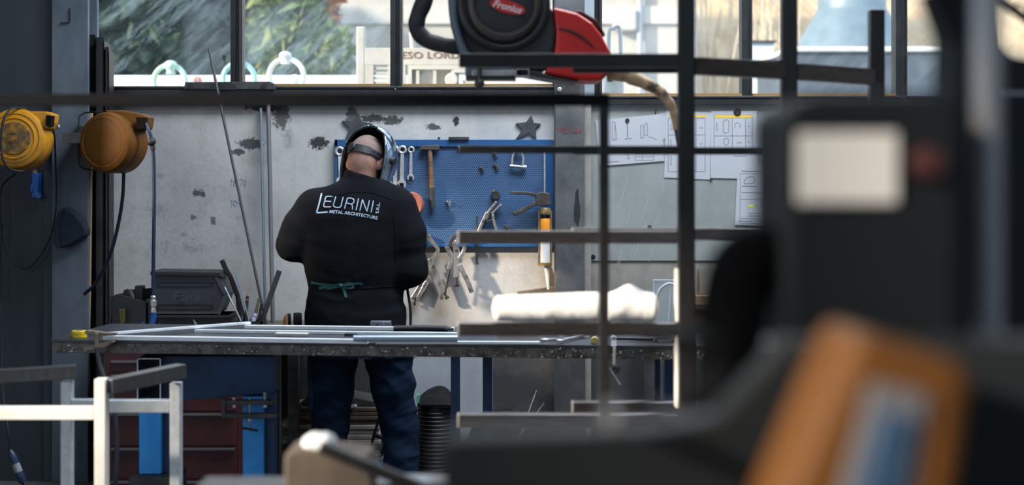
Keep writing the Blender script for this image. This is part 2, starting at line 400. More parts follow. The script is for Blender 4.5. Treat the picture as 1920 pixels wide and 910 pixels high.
# ---------------------------------------------------------------- writing on wall and pillar
def strokes(lines, Yp, wd, name, m, parent, yoff=.0015):
    q = MB()
    for ln in lines:
        pts = [P(x, y, Yp) for x, y in ln]
        for a, c in zip(pts, pts[1:]):
            q.bar(a - Vector((0, yoff/2, 0)), c - Vector((0, yoff/2, 0)), yoff, S(wd, Yp), (0, 0, 1))
    o = q.build(name, m, parent, smooth=False); o['kind'] = 'structure'; return o
pen_red = mat('red marker', (.24, .045, .045), .8); pen_blue = mat('blue crayon', (.10, .22, .32), .8); pencil = mat('pencil', (.20, .21, .24), .8)
wob = {o.name: o for o in bpy.data.objects}
strokes([[(1043, 251), (1045, 239), (1049, 246), (1053, 238), (1054, 250)], [(1062, 240), (1057, 241), (1057, 250), (1063, 249)], [(1057, 245), (1061, 244)],
         [(1066, 250), (1067, 239), (1073, 249), (1075, 238)], [(1083, 239), (1078, 242), (1077, 249), (1082, 250), (1084, 245), (1080, 245)],
         [(1088, 242), (1086, 246), (1088, 250), (1091, 246), (1088, 242)]], 7.9, 1.3, 'writing', pen_red, wob['pillar'])
strokes([[(432, 340), (435, 335), (433, 351)], [(441, 336), (438, 340), (443, 346), (440, 350), (437, 346), (443, 340), (441, 336)], [(449, 337), (455, 336), (451, 350)],
         [(459, 337), (456, 344), (459, 350), (462, 344), (459, 337)]], YW, .9, 'writing', pencil, wb)
strokes([[(433, 378), (436, 374), (434, 390)], [(440, 376), (438, 384), (442, 387), (445, 380), (440, 376)], [(452, 375), (447, 376), (447, 381), (452, 383), (449, 388)]], YW, .9, 'writing', pen_blue, wb)
# ------------------------------------------------------------------ outside the windows
struct('ground_outside', MB().box(-30, 8.3, -.3, 30, 60, -.05), mat('yard asphalt', (.30, .29, .27), .9))
cream = mat('cream render', (.47, .445, .395), .85, 0, (.41, .385, .34), 1.2)
cream2 = mat('pale cream band', (.52, .495, .45), .85)
white_metal = mat('white painted metal', (.70, .70, .68), .5, 0, (.55, .54, .51), 6)
leaf_dark = mat('dark foliage', (.012, .035, .020), .8, 0, (.03, .055, .03), 3)
leaf_mid = mat('mid green foliage', (.09, .14, .045), .8, 0, (.17, .19, .06), 2)
leaf_rust = mat('rusty foliage', (.34, .17, .06), .8, 0, (.38, .08, .04), 1.5)
bark = mat('bark', (.10, .07, .05), .9)
def tree(label, px, py, Y, rx, rz, lm, seed, n=900, base=0):
    rnd = random.Random(seed); c = P(px, py, Y); rX, rZ = S(rx, Y), S(rz, Y)
    t = thing('tree', label, 'tree', (c.x, Y, -.05), 'trees beyond the windows')
    q = MB()
    q.tube(cr([(c.x, Y, -.05), (c.x + .05, Y, c.z * .5), (c.x, Y, c.z)], 4), lambda s: .16 - .1 * s, 8)
    q.build('trunk', bark, t)
    q = MB()
    for i in range(n):
        th, ph = rnd.uniform(0, 6.28), math.acos(rnd.uniform(-1, 1)); r = rnd.uniform(.55, 1.0)
        d = Vector((math.sin(ph)*math.cos(th)*rX, math.sin(ph)*math.sin(th)*min(rX, 1.4), math.cos(ph)*rZ)) * r
        s = rnd.uniform(.12, .30); a = Vector((rnd.gauss(0, 1), rnd.gauss(0, 1), rnd.gauss(0, 1))).normalized()
        e = a.orthogonal().normalized() * s; g = a.cross(e).normalized() * s * .6
        p = Vector((c.x, Y, c.z)) + d
        q.add([p - e, p - g*.8, p + e, p + g*.8, p + a*s*.15], [(0, 1, 4), (1, 2, 4), (2, 3, 4), (3, 0, 4)])
    q.ell((c.x, Y, c.z), (rX*.82, min(rX, 1.4)*.7, rZ*.82), 14, 9)
    q.build('crown', lm, t, smooth=False)
tree('dark green conifer filling the left window pane', 285, 20, 24, 165, 190, leaf_dark, 1, 2600)
tree('dark green tree just left of the first mullion', 430, 60, 27.4, 70, 170, leaf_dark, 2, 1200)
tree('yellow green tree seen through the second pane', 535, 20, 20.8, 62, 150, leaf_mid, 3, 1200)
tree('rust brown tree against the cream building', 592, -10, 24.4, 38, 110, leaf_rust, 4, 700)
tree('low green bush below the rust brown tree', 612, 110, 22.8, 42, 60, leaf_mid, 5, 500)
tree('narrow dark green tree at the far left edge of the window', 190, 60, 27.4, 66, 150, leaf_dark, 6, 1000)
# cream building
bo = thing('building', 'cream rendered building seen through the middle windows', 'building', (P(900, 0, 26).x, 26, -.05))
q = MB(); q.box(P(600, 0, 26).x, 26, -.05, P(1300, 0, 26).x, 30, 7.5); q.build('wall', cream, bo, smooth=False)
q = MB(); q.box(P(600, 0, 26).x, 25.94, P(0, 45, 26).z, P(1300, 0, 26).x, 26, P(0, 12, 26).z); q.build('cornice_band', cream2, bo, smooth=False)
q = MB(); q.cyl((P(1200, 0, 25.9).x, 25.9, 0), (P(1200, 0, 25.9).x, 25.9, 7.3), .05); q.build('downpipe', mat('grey pipe', (.35, .38, .42), .5), bo)
q = MB(); q.box(P(1150, 0, 25.8).x, 25.8, P(0, 60, 26).z, P(1195, 0, 25.8).x, 26, P(0, 18, 26).z); q.build('wall_lamp', cream2, bo, smooth=False, bevel=.05)
# dry slope behind the yard
q = MB(); vs_, fs_ = [], []
for i in range(25):
    for j in range(8):
        x = 1.2 + i * .7; y = 27 + j * 1.6; vs_.append((x, y, j * 1.35 - .1 + .45 * mnoise.noise(Vector((x*.6, y*.6, 0)))))
for i in range(24):
    for j in range(7): fs_.append((i*8+j, (i+1)*8+j, (i+1)*8+j+1, i*8+j+1))
q.add(vs_, fs_); struct('hill', q, mat('dry grass slope', (.50, .38, .24), .95, 0, (.34, .24, .14), 1.4, bump=.4), smooth=True)
for i, (px, Y, lb) in enumerate(((1455, 26, 'bare brown shrub left of the silver cone'), (1830, 26, 'bare brown shrub right of the silver cone'), (1345, 26.6, 'bare brown shrub beside the cream building'))):
    t = thing('bare_shrub', lb, 'shrub', (P(px, 0, Y).x, Y, -.05), 'bare shrubs on the dry slope'); rnd = random.Random(40 + i)
    q = MB(); c = P(px, 0, Y)
    for k in range(26):
        a = Vector((c.x + rnd.uniform(-.1, .1), Y, -.05)); e = a + Vector((rnd.uniform(-.42, .42), rnd.uniform(-.4, .4), rnd.uniform(3.6, 5.2)))
        q.tube(cr([a, a.lerp(e, .5) + Vector((rnd.uniform(-.2, .2), 0, 0)), e], 3), lambda s: .035 - .025 * s, 5)
    q.build('branches', mat('bare twigs', (.60, .50, .37), .9), t)
# white tipping container with the weight sign
t = thing('skip_container', 'white steel skip standing in the yard, with stencilled lettering on its end panel', 'skip', (P(620, 0, 11).x, 11.5, -.05))
q = MB(); x0, x1 = P(150, 0, 11).x, P(1060, 0, 11).x
q.box(x0, 11.0, .5, x1, 11.06, P(0, 164, 11).z); q.box(x0 * 1.25, 13, .5, x1 * 1.15, 13.08, P(0, 141, 13).z); q.box(x0, 11, .5, x0 + .06, 13, P(0, 164, 11).z); q.box(x0, 11, .45, x1, 13.08, .52)
for k in range(9): xx = x0 + (x1 - x0) * (k + .5) / 9; q.box(xx - .04, 10.95, .5, xx + .04, 11, P(0, 166, 11).z)
q.build('tub', white_metal, t, smooth=False, bevel=.01)
q = MB(); q.box(x0 + .1, 11.06, P(0, 196, 11).z, x1, 11.45, P(0, 187.5, 11.15).z); q.build('ledge', white_metal, t, smooth=False)
for xx in (x0 + .4, x1 - .4):
    for yy in (11.3, 12.7):
        q = MB(); q.cyl((xx - .08, yy, .22), (xx + .08, yy, .22), .27, n=20); q.build('roller', black_rubber, t)
Yt = 10.9; stone = mat('weathered white paint', (.62, .59, .53), .7, 0, (.50, .47, .42), 5)
def pbox(q, a, b2, c, d, Y0, Y1): q.box(P(a, 0, Y0).x, Y0, P(0, d, Y0).z, P(c, 0, Y0).x, Y1, P(0, b2, Y0).z)
q = MB(); pbox(q, 668, 50, 684, 175, Yt, Yt + .1); q.build('corner_post', stone, t, smooth=False, bevel=.008)
q = MB(); pbox(q, 684, 90, 1035, 122, Yt, Yt + .08); q.build('lettered_panel', stone, t, smooth=False, bevel=.004)
q = MB()
pbox(q, 684, 122, 700, 176, Yt, Yt + .08); pbox(q, 700, 160, 1035, 178, Yt, Yt + .08); pbox(q, 727, 122, 760, 165, Yt, Yt + .06); pbox(q, 765, 122, 772, 165, Yt, Yt + .09)
for y in (126, 135, 144, 153): pbox(q, 700, y, 728, y + 4, Yt + .01, Yt + .05)
pbox(q, 772, 122, 1035, 130, Yt, Yt + .06); pbox(q, 850, 130, 1035, 136, Yt, Yt + .06); pbox(q, 868, 150, 900, 156, Yt, Yt + .06)
for x in (780, 812, 846, 960, 1028): pbox(q, x, 128, x + 6, 165, Yt + .01, Yt + .07)
q.box(P(772, 0, Yt).x, Yt + .06, P(0, 165, Yt).z, P(860, 0, Yt).x, Yt + .08, P(0, 128, Yt).z)
q.build('slotted_panel', stone, t, smooth=False)
q = MB(); q.lathe(P(847, 150, Yt), (0, -1, 0), [(.048, -.02), (.048, .02), (.038, .03), (.0, .03)], 20); q.build('round_cap', stone, t)
q = MB(); q.cyl(P(775, 100, Yt + .2) , P(772, 60, Yt + .2), .02, .02); q.build('brace', stone, t)
def text_mesh(body, size=1, shear=0, res=2, bold=0):
    cu = bpy.data.curves.new('t', 'FONT'); cu.body = body; cu.size = size; cu.shear = shear; cu.resolution_u = res; cu.offset = bold
    o = bpy.data.objects.new('t', cu); C.objects.link(o)
    dg = bpy.context.evaluated_depsgraph_get(); dg.update(); me = bpy.data.meshes.new_from_object(o.evaluated_get(dg))
    bm = bmesh.new(); bm.from_mesh(me); bmesh.ops.triangulate(bm, faces=bm.faces)
    vs = [v.co.copy() for v in bm.verts]; bm.verts.ensure_lookup_table(); fs = [[v.index for v in f.verts] for f in bm.faces]; bm.free()
    bpy.data.objects.remove(o); bpy.data.curves.remove(cu); bpy.data.meshes.remove(me)
    return vs, fs
def fit(vs):                                  # normalise text to the unit box
    x0, x1 = min(v.x for v in vs), max(v.x for v in vs); y0, y1 = min(v.y for v in vs), max(v.y for v in vs)
    return [((v.x - x0) / (x1 - x0), (v.y - y0) / (y1 - y0)) for v in vs]
vs_, fs_ = text_mesh('PESO LORDO', bold=.012); uv = fit(vs_)
q = MB(); q.add([P(741 + u * 140, 110 - v * 13, Yt - .004) for u, v in uv], fs_); q.build('lettering', mat('stencil brown', (.22, .12, .09), .8), t, smooth=False)
# lifting rings with ball heads standing along the rim
ring_w = mat('pale enamel', (.78, .78, .76), .35); ring_g = mat('pale green enamel', (.55, .78, .62), .35); ring_t = mat('turquoise enamel', (.32, .66, .64), .35)
for px, py, r, m, ball, lb in ((318, 152, 30, ring_g, (320, 123, 13, 10), 'pale green ring with a ball head, leftmost on the skip rim'),
                               (448, 148, 30, ring_t, (448, 118, 12, 9), 'turquoise ring behind the first window mullion'),
                               (537, 143, 33, ring_w, (535, 104, 12, 8), 'white ring with a ball head in the second window pane')):
    c = P(px, py, 11.15); t = thing('ball_ring', lb, 'ring', (c.x, c.y, c.z - S(r, 11)), 'rings on the skip rim')
    q = MB(); q.torus(c, (0, 1, 0), S(r, 11), S(5, 11), 40, 12); q.build('hoop', m, t)
    q = MB(); bc = P(ball[0], ball[1], 11.15); q.ell(bc, (S(ball[2], 11), S(ball[2], 11), S(ball[3], 11)), 20, 12); q.cyl(bc - Vector((0, 0, S(16, 11))), bc, S(9, 11), S(5, 11)); q.build('ball_head', m, t)
q = MB(); q.ell(P(553, 152, 11.3), (S(11, 11), .05, S(13, 11)), 16, 10); q.cyl(P(553, 188, 11.3), P(553, 160, 11.3), .012); tag(q.build('white_ball', ring_w), 'small white ball beside the white ring on the skip rim', 'ball')
q = MB(); q.ell(P(371, 152, 11.2), (S(8, 11), .03, S(9, 11)), 16, 10); q.cyl(P(371, 187, 11.2), P(371, 155, 11.2), S(5, 11)); tag(q.build('red_cap', mat('faded red', (.65, .25, .20), .6)), 'small faded red cap on the skip rim', 'cap')
# silver cone on a white edged tank
t = thing('silo_hopper', 'grey metal cone on a white edged dark tank, seen through the right windows', 'hopper', (P(1640, 0, 16).x, 16.4, -.05))
tin = mat('zinc sheet', (.17, .23, .27), .45, .3, (.13, .18, .215), 3)
q = MB(); cx = P(1645, 0, 16).x; q.lathe((cx, 17.2, 0), (0, 0, 1), [(S(125, 16), P(0, 92, 16).z), (S(72, 16), P(0, 0, 16).z), (S(68, 16), P(0, -6, 16).z), (S(68, 16), P(0, -90, 16).z)], 40); q.build('cone', tin, t)
q = MB(); q.box(P(1475, 0, 16).x, 15.95, P(0, 98, 16).z, P(1800, 0, 16).x, 18.2, P(0, 88, 16).z); q.build('rim', white_metal, t, smooth=False, bevel=.02)
q = MB(); q.box(P(1480, 0, 16).x, 16, -.05, P(1795, 0, 16).x, 18.1, P(0, 98, 16).z); q.build('tank', mat('slate blue tank', (.055, .075, .10), .45, 0, (.09, .11, .14), 3), t, smooth=False)
q = MB(); q.box(P(1400, 0, 20).x, 20, -.05, P(1452, 0, 20).x, 20.6, P(0, 80, 20).z)
o = thing('meter_cabinet', 'pale blue cabinet in the yard right of the fourth mullion', 'cabinet', (P(1426, 0, 20).x, 20.3, -.05))
q.build('body', mat('pale blue enamel', (.60, .68, .76), .5), o, smooth=False, bevel=.01)
q = MB(); q.box(P(1397, 0, 20).x, 19.95, P(0, 80, 20).z, P(1455, 0, 20).x, 20.65, P(0, 76, 20).z); q.build('lid', steel_dark, o, smooth=False)
o = thing('white_canister', 'white jerrycan with blue markings outside the window behind the red wire feeder', 'canister', (P(1150, 0, 10).x, 10.1, P(0, 178, 10).z))
q = MB(); pbox(q, 1134, 130, 1170, 178, 10, 10.25); q.build('body', white_metal, o, bevel=.02)
q = MB(); q.tube(cr([P(1142, 132, 10.1), P(1142, 62, 10.1), P(1150, 54, 10.1), P(1162, 56, 10.1), P(1164, 132, 10.1)], 5), S(4, 10), 8); q.build('handle', white_metal, o)
q = MB(); pbox(q, 1142, 142, 1150, 145, 9.996, 10); pbox(q, 1142, 150, 1150, 153, 9.996, 10); q.build('marking', mat('blue marking', (.10, .25, .5), .6), o, smooth=False)
q = MB(); q.box(P(1100, 0, 10).x, 9.9, -.05, P(1260, 0, 10).x, 10.4, P(0, 178, 10).z); tag(q.build('yard_block', white_metal, bevel=.01), 'white block in the yard carrying the jerrycan', 'block')
# chain link fence
o = thing('chain_link_fence', 'chain link fence across the yard behind the silver cone', 'fence', (P(1700, 0, 22).x, 22, -.05))
q = MB(); wx0, wx1, zt = P(1290, 0, 22).x, P(2000, 0, 22).x, 4.6
for k in range(-30, 46):
    for sg in (1, -1):
        a = wx0 + k * .12; e = a + sg * (zt - 1.6)
        lo, hi = 1.6, zt
        if min(a, e) < wx0 or max(a, e) > wx1: continue
        q.bar((a, 22, lo), (e, 22, hi), .007, .007, (0, 1, 0))
q.build('mesh', mat('fence wire', (.30, .27, .23), .6), o, smooth=False)
for px in (1300, 1640, 1990):
    q = MB(); x = P(px, 0, 22).x; q.cyl((x, 22.03, -.05), (x, 22.03, zt), .03, n=10); q.build('post', steel_grey, o)
# ------------------------------------------------------------------ storage rack of black tube (nearer than the table)
P1 = Vector((.464, 4.12, 0)); P2 = Vector((P(1479, 0, 4.34).x, 4.34, 0)); P3 = Vector((P(1643, 0, 4.61).x, 4.61, 0)); TW = .043
lit_end = mat('sunlit arm end', (.50, .46, .43), .4, .3)  # pale colour puts the sunlight onto the arm ends
rack = thing('bar_rack', 'black square tube rack with cantilever arms standing in front of the workbench', 'rack', (P2.x, P2.y, 0))
for p, zt in ((P1, 2.35), (P2, 2.35), (P3, P(0, 19, 4.61).z)):
    q = MB(); q.box(p.x - TW/2, p.y - TW/2, .006, p.x + TW/2, p.y + TW/2, zt); q.build('post', steel_black, rack, smooth=False, bevel=.003)
    q = MB(); q.box(p.x - .07, p.y - .07, 0, p.x + .07, p.y + .07, .008); q.build('foot_plate', steel_black, rack, smooth=False)
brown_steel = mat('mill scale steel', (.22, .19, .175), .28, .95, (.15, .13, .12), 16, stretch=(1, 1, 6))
zsd = 1.824
for a, b2 in ((P1, P2), (P2, P3)):
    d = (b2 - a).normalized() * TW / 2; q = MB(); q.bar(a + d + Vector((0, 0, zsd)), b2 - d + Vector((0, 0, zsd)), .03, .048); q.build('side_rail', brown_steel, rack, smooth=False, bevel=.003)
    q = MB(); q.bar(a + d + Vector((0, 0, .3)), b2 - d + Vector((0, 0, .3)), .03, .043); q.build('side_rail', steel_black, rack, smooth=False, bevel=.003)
ARM = {1.837: .036, 1.60: .021, 1.367: .034, 1.122: .034, .880: .034}
for i, p in enumerate((P1, P2)):
    for z, h in ARM.items():
        if i == 1 and z == 1.122: continue
        L = .605; q = MB(); w2 = .017
        y0 = p.y - w2; x1 = p.x - TW / 2; x0 = p.x - L
        q.box(x0, y0, z - h/2, x1, p.y + w2, z + h/2); arm = q.build('arm', brown_steel if z < 1.5 else steel_black, rack, smooth=False, bevel=.002)  # arms within the sun get lighter steel, higher ones stay black
        if z < 1.5:
            q = MB(); q.box(x0 - .004, y0, z - h/2, x0, p.y + w2, z + h/2); q.build('sunlit_end', lit_end, arm, smooth=False, bevel=.001)
sun_edge = mat('sunlit post edge', (.88, .84, .76), .6)  # pale strips painting the sunlit left edge of the near post
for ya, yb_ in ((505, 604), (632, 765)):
    q = MB(); xl = P1.x - TW / 2; q.box(xl - .008, P1.y - TW/2 + .002, P(0, yb_, 4.1).z, xl, P1.y + TW/2 - .002, P(0, ya, 4.1).z); q.build('sunlit_edge', sun_edge, rack, smooth=False, bevel=.002)
# nearer frame: thin tubes crossing the view
YF = 3.4
fr = thing('tube_barrier', 'thin dark tube frame in the foreground with one long top bar and one upright', 'frame', (P(1133, 0, YF).x, YF, 0))
ft = S(19, YF)
q = MB(); q.box(-3.6, YF - ft/2, P(0, 199, YF).z, P(1142, 0, YF).x, YF + ft/2, P(0, 176, YF).z); q.build('top_bar', mat('shaded black tube', (.0065, .0075, .009), .75, spec=.12), fr, smooth=False, bevel=.002)  # top bar darkened in colour to look out of the sun
q = MB(); q.box(P(1123, 0, YF).x, YF - ft/2, 0, P(1142, 0, YF).x, YF + ft/2, P(0, 199, YF).z); q.build('upright', steel_black, fr, smooth=False, bevel=.002)
q = MB(); q.box(-3.6, YF - ft/2, 0, -3.6 + ft, YF + ft/2, P(0, 199, YF).z); q.build('upright', steel_black, fr, smooth=False, bevel=.002)
# white wrapped bundles lying on the near arms
def lump(prims, seed, amp, n=(64, 20)):
    q = MB(); vs, fs = [], []; nu, nv = n
    for i in range(nu + 1):
        s = i / nu; c, rx, rz = prims(s); 
        for k in range(nv):
            a = 2 * math.pi * k / nv; d = Vector((0, math.cos(a) * rx, math.sin(a) * rz))
            p = c + d; g = mnoise.noise(p * 26 + Vector((seed, 0, 0))) * amp + mnoise.noise(p * 70 + Vector((0, seed, 0))) * amp * .35
            vs.append(p + d.normalized() * g if d.length > 0 else p)
    for i in range(nu):
        for k in range(nv): fs.append((i*nv+k, i*nv+(k+1) % nv, (i+1)*nv+(k+1) % nv, (i+1)*nv+k))
    fs += [list(range(nv))[::-1], list(range(nu*nv, (nu+1)*nv))]
    q.add(vs, fs); return q
foam = mat('white foam wrap', (.95, .95, .93), .6)
def end(s, e=.06): return math.sqrt(max(0, 1 - (max(0, e - s, s - 1 + e) / e) ** 2)) * .999 + .001
za = 1.122 + .0195
def pr1(s):
    a = P(922, 0, 4.13); b = P(1131, 0, 4.13); h = S(24 + 4 * s, 4.13); k = end(s)
    return Vector((a.x + (b.x - a.x) * s, 4.13, za + h)), .042 * k, h * k
def pr2(s):
    a = P(1134, 0, 4.13); b = P(1234, 0, 4.13); h = S(27 + 7.5 * math.exp(-((s - .45) / .22) ** 2), 4.13); k = end(s, .1)
    return Vector((a.x + (b.x - a.x) * s, 4.13, za + h)), .05 * k, h * k
tag(lump(pr1, 3, .0018).build('foam_bundle', foam), 'long white foam wrapped bundle lying on the rack arm', 'bundle', 'white bundles on the rack')
tag(lump(pr2, 9, .0022).build('foam_bundle', foam), 'shorter humped white bundle next to the rack post', 'bundle', 'white bundles on the rack')
q = MB(); q.tube(cr([P(934, 622, 4.155), P(938, 631, 4.16), P(975, 631, 4.16), P(1012, 626, 4.16), P(1018, 622, 4.155)], 5), lambda s: S(7.5 - 3 * s, 4.16), 10)
q.build('loose_fold', foam, bpy.data.objects['foam_bundle'])
# ------------------------------------------------------------------ pale frame at the lower left
YL, YR = 4.6, 4.86
wf = thing('tube_stand', 'open stand of pale square tube in the lower left foreground', 'stand', (P(194, 0, YL).x, YL, 0))
def px_bar(name, a, b2, m, wpx, Ya, Yb=None, dep=.045, up=(0, 0, 1)):
    Yb = Yb or Ya; q = MB(); A, B_ = P(a[0], a[1], Ya), P(b2[0], b2[1], Yb); q.bar(A, B_, dep, S(wpx, (Ya + Yb) / 2), up); return q.build(name, m, wf, smooth=False, bevel=.0025)
tw = S(21, YL)
q = MB(); x = P(180, 0, YL).x; q.box(x, YL - .02, 0, x + tw, YL + .025, P(0, 710, YL).z); q.build('post', galv_front, wf, smooth=False, bevel=.0025)
q = MB(); q.box(-2.2, YL - .02, P(0, 786, YL).z, x, YL + .025, P(0, 763, YL).z); q.build('rail', galv_front, wf, smooth=False, bevel=.0025)
q = MB(); q.box(-2.2, YL - .02, 0, -2.2 + tw, YL + .025, P(0, 762, YL).z); q.build('post', galv_front, wf, smooth=False, bevel=.0025)
ztop = P(0, 711, YL).z; rail_d = mat('mill steel tube', (.13, .135, .145), .38, .5, (.09, .085, .085), 12, stretch=(8, 8, 1))
x2 = P(321, 0, YR).x; tw2 = S(19, YR)
q = MB(); q.box(x2, YR - .02, 0, x2 + tw2, YR + .02, ztop - .045); q.build('post', galv, wf, smooth=False, bevel=.0025)
q = MB(); q.bar((x + tw, YL, ztop - .022), (x2 + tw2, YR, ztop - .008), .045, .044); q.build('top_rail', rail_d, wf, smooth=False, bevel=.0025)
q = MB(); q.box(P(202, 0, YR).x, YR - .018, P(0, 773, YR).z, x2, YR + .018, P(0, 750, YR).z); q.build('rail', galv, wf, smooth=False, bevel=.0025)
x3 = P(117, 0, YR).x
q = MB(); q.box(x3, YR - .02, 0, x3 + tw2, YR + .02, ztop - .04); q.build('post', galv, wf, smooth=False, bevel=.0025)
q = MB(); q.bar((-2.2 + tw, YL - .0, ztop - .03), (x3 + tw2 + .012, YR, ztop - .01), .045, .04); q.build('top_rail', rail_d, wf, smooth=False, bevel=.0025)
q = MB(); q.box(-2.2, YL - .02, P(0, 762, YL).z, -2.2 + tw, YL + .025, ztop - .01); q.build('stub', galv, wf, smooth=False, bevel=.0025)
q = MB(); q.box(x3 + tw2, YR - .016, P(0, 768, YR).z, P(186, 0, YR).x, YR + .016, P(0, 749, YR).z); q.build('rail', galv, wf, smooth=False, bevel=.0025)
# ------------------------------------------------------------------ dark machine, very near on the right
mach_m = mat('dark machine enamel', (.010, .0135, .017), .6, 0, (.008, .011, .014), 6, spec=.3)
mc = thing('machine', 'dark machine with a pale blank nameplate, blurred in the right foreground', 'machine', (P(1600, 0, 1.2).x, 1.2, 0))
YM = 1.05
def pol(pts, Y): return [P(x, y, Y) for x, y in pts]
q = MB(); q.prism(pol([(820, 1100), (818, 842), (836, 820), (1240, 806), (1345, 782), (1430, 690), (1470, 640), (1500, 640), (2050, 640), (2050, 1100)], YM), (0, 0, 0), (0, .04, 0)); q.build('housing', mach_m, mc, smooth=False, bevel=.004)
q = MB(); q.prism(pol([(1472, 660), (1470, 215), (1500, 186), (1535, 176), (1770, 176), (1795, 200), (1800, 660)], 1.2), (0, 0, 0), (0, .16, 0)); q.build('head', mach_m, mc, smooth=False, bevel=.006)
q = MB(); q.prism(pol([(1497, 248), (1685, 248), (1685, 382), (1497, 382)], 1.195), (0, 0, 0), (0, .005, 0)); q.build('nameplate', mat('pale aluminium plate', (.97, .95, .90), .5, 0), mc, smooth=False, bevel=.002)
q = MB(); a = P(1745, 305, 1.18); q.lathe(a, (0, 1, 0), [(0, -.005), (.010, -.004), (.012, 0), (.012, .02)], 20); q.build('push_button', mat('dull red knob', (.06, .014, .012), .6), mc)
xc = P(1851, 0, 1.3).x
q = MB(); q.cyl((xc, 1.3, .0), (xc, 1.3, 2.2), S(29, 1.3), n=28); q.build('column', mat('grey column', (.36, .375, .40), .4, .15), mc)
q = MB(); q.box(P(1795, 0, 1.36).x, 1.36, 1.1, P(1862, 0, 1.36).x, 1.44, 2.2); q.build('back_plate', mach_m, mc, smooth=False)
q = MB(); q.box(P(1500, 0, 1.1).x, 1.1, 0, P(1950, 0, 1.1).x, 1.3, P(0, 1000, 1.1).z); q.build('pedestal', mach_m, mc, smooth=False)
q = MB(); q.lathe(P(1150, 792, 1.0), (0, -1, 0), [(.0, .012), (.0035, .010), (.005, .004), (.005, -.05)], 16); q.build('bolt', mat('glint bolt', (.12, .12, .12), .45, .4), mc)  # bolt added for its blurred bright spot
q = MB(); q.tube(cr([P(1500, 500, 1.25), P(1440, 478, 1.25), P(1392, 505, 1.25), P(1372, 600, 1.24), P(1360, 700, 1.2), P(1330, 790, 1.12)], 8), lambda s: .019 + .010 * math.sin(math.pi * s), 16); q.build('lever', void_black, mc)
q = MB(); q.tube(cr([P(1345, 640, 1.2), P(1270, 632, 1.2), P(1205, 655, 1.2), P(1192, 710, 1.2), P(1222, 762, 1.2), P(1300, 790, 1.15)], 8), .0055, 10); q.build('cable', black_rubber, mc)
q = MB(); q.prism(pol([(1745, -20), (1800, -20), (1800, 80), (1776, 62)], 1.36), (0, 0, 0), (0, .05, 0)); q.build('gusset', mach_m, mc, smooth=False)
arc = [(1878 + 46 * (1 - math.cos(a)), 78 + 34 * math.sin(a)) for a in [math.pi / 2 * i / 10 for i in range(11)]]
YK = 2.6
q = MB(); q.prism(pol([(1862, -40), (1872, -40), (1874, 40)] + arc + [(2050, 112), (2050, 690), (1862, 690)], YK), (0, 0, 0), (0, .05, 0))
gd = thing('machine_guard', 'dark guard plate with a rounded opening at the right edge of the picture', 'guard', (P(1950, 0, YK).x, YK, 0))
q.build('plate', mach_m, gd, smooth=False, bevel=.004)
q = MB(); q.box(P(1870, 0, YK).x, YK, 0, P(2050, 0, YK).x, YK + .05, P(0, 690, YK).z); q.build('leg', mach_m, gd, smooth=False)
q = MB(); q.tube(cr([P(1800, -60, 2.5), P(1870, -5, 2.5), P(1910, 25, 2.5), P(1960, 62, 2.5)], 3), S(9, 2.5), 10); q.tube([P(1902, 18, 2.5), P(1908, 4, 2.5), P(1925, 12, 2.5), P(1930, 40, 2.5)], S(3, 2.5), 8); q.build('brace', steel_black, gd)
q = MB(); q.box(P(1880, 0, YK).x, YK - .004, P(0, 178, YK).z, P(2050, 0, YK).x, YK, P(0, 172, YK).z); q.build('edge_strip', steel_grey, gd, smooth=False)
# orange case with a blue inset, nearest of all
oc = thing('tool_case', 'orange case with a blue inset leaning on the dark machine, blurred at the lower right', 'case', (P(1650, 0, .9).x, .9, 0))
O = .9; orange = mat('orange plastic', (.115, .046, .010), .6, 0, (.09, .036, .008), 12, spec=.2)
q = MB(); q.prism(pol([(1605, 618), (1835, 690), (1775, 1090), (1440, 1000)], O), (0, 0, 0), (0, .1, 0)); q.build('shell', orange, oc, smooth=False, bevel=.012, seg=3)
q = MB(); q.prism(pol([(1635, 715), (1745, 742), (1700, 1010), (1560, 980)], O - .003), (0, 0, 0), (0, .008, 0)); q.build('inset_frame', mat('blue grey label', (.11, .115, .135), .6), oc, smooth=False, bevel=.002)
q = MB(); q.prism(pol([(1655, 770), (1715, 785), (1675, 1000), (1590, 980)], O - .006), (0, 0, 0), (0, .006, 0)); q.build('inset', mat('blue label', (.02, .055, .12), .6), oc, smooth=False, bevel=.002)
# ------------------------------------------------------------------ blurred trestle with scrap on it
YT = 2.75
tr = thing('trestle', 'dark steel trestle along the bottom edge of the picture', 'trestle', (P(640, 0, YT).x, YT + .1, 0))
zt = P(0, 893, YT + .2).z
q = MB(); q.box(P(345, 0, YT).x, YT, zt - .06, P(1010, 0, YT).x, YT + .20, zt); q.build('beam', steel_dark, tr, smooth=False, bevel=.003)
for px in (380, 980):
    for yy in (YT + .02, YT + .14):
        q = MB(); xx = P(px, 0, YT).x; q.box(xx - .02, yy, 0, xx + .02, yy + .04, zt - .06); q.build('leg', steel_dark, tr, smooth=False)
bl = mat('pale beige wood', (.11, .085, .065), .7, 0, (.07, .054, .042), 10)
def zp(py, Y): return P(0, py, Y).z
Yh0 = YT + .03
def hp(pts, Y): return [Vector((P(x, y, Y).x, Y, max(zt, P(x, y, Y).z) if y < 905 else zt)) for x, y in pts]
q = MB(); q.prism(hp([(532, 920), (533, 852), (560, 843), (690, 858), (705, 920)], Yh0), (0, 0, 0), (0, .13, 0)); tag(q.build('wood_block', bl, bevel=.006), 'pale beige wooden block blurred at the bottom of the picture', 'block')
rag = mat('white rag', (.75, .77, .80), .8)
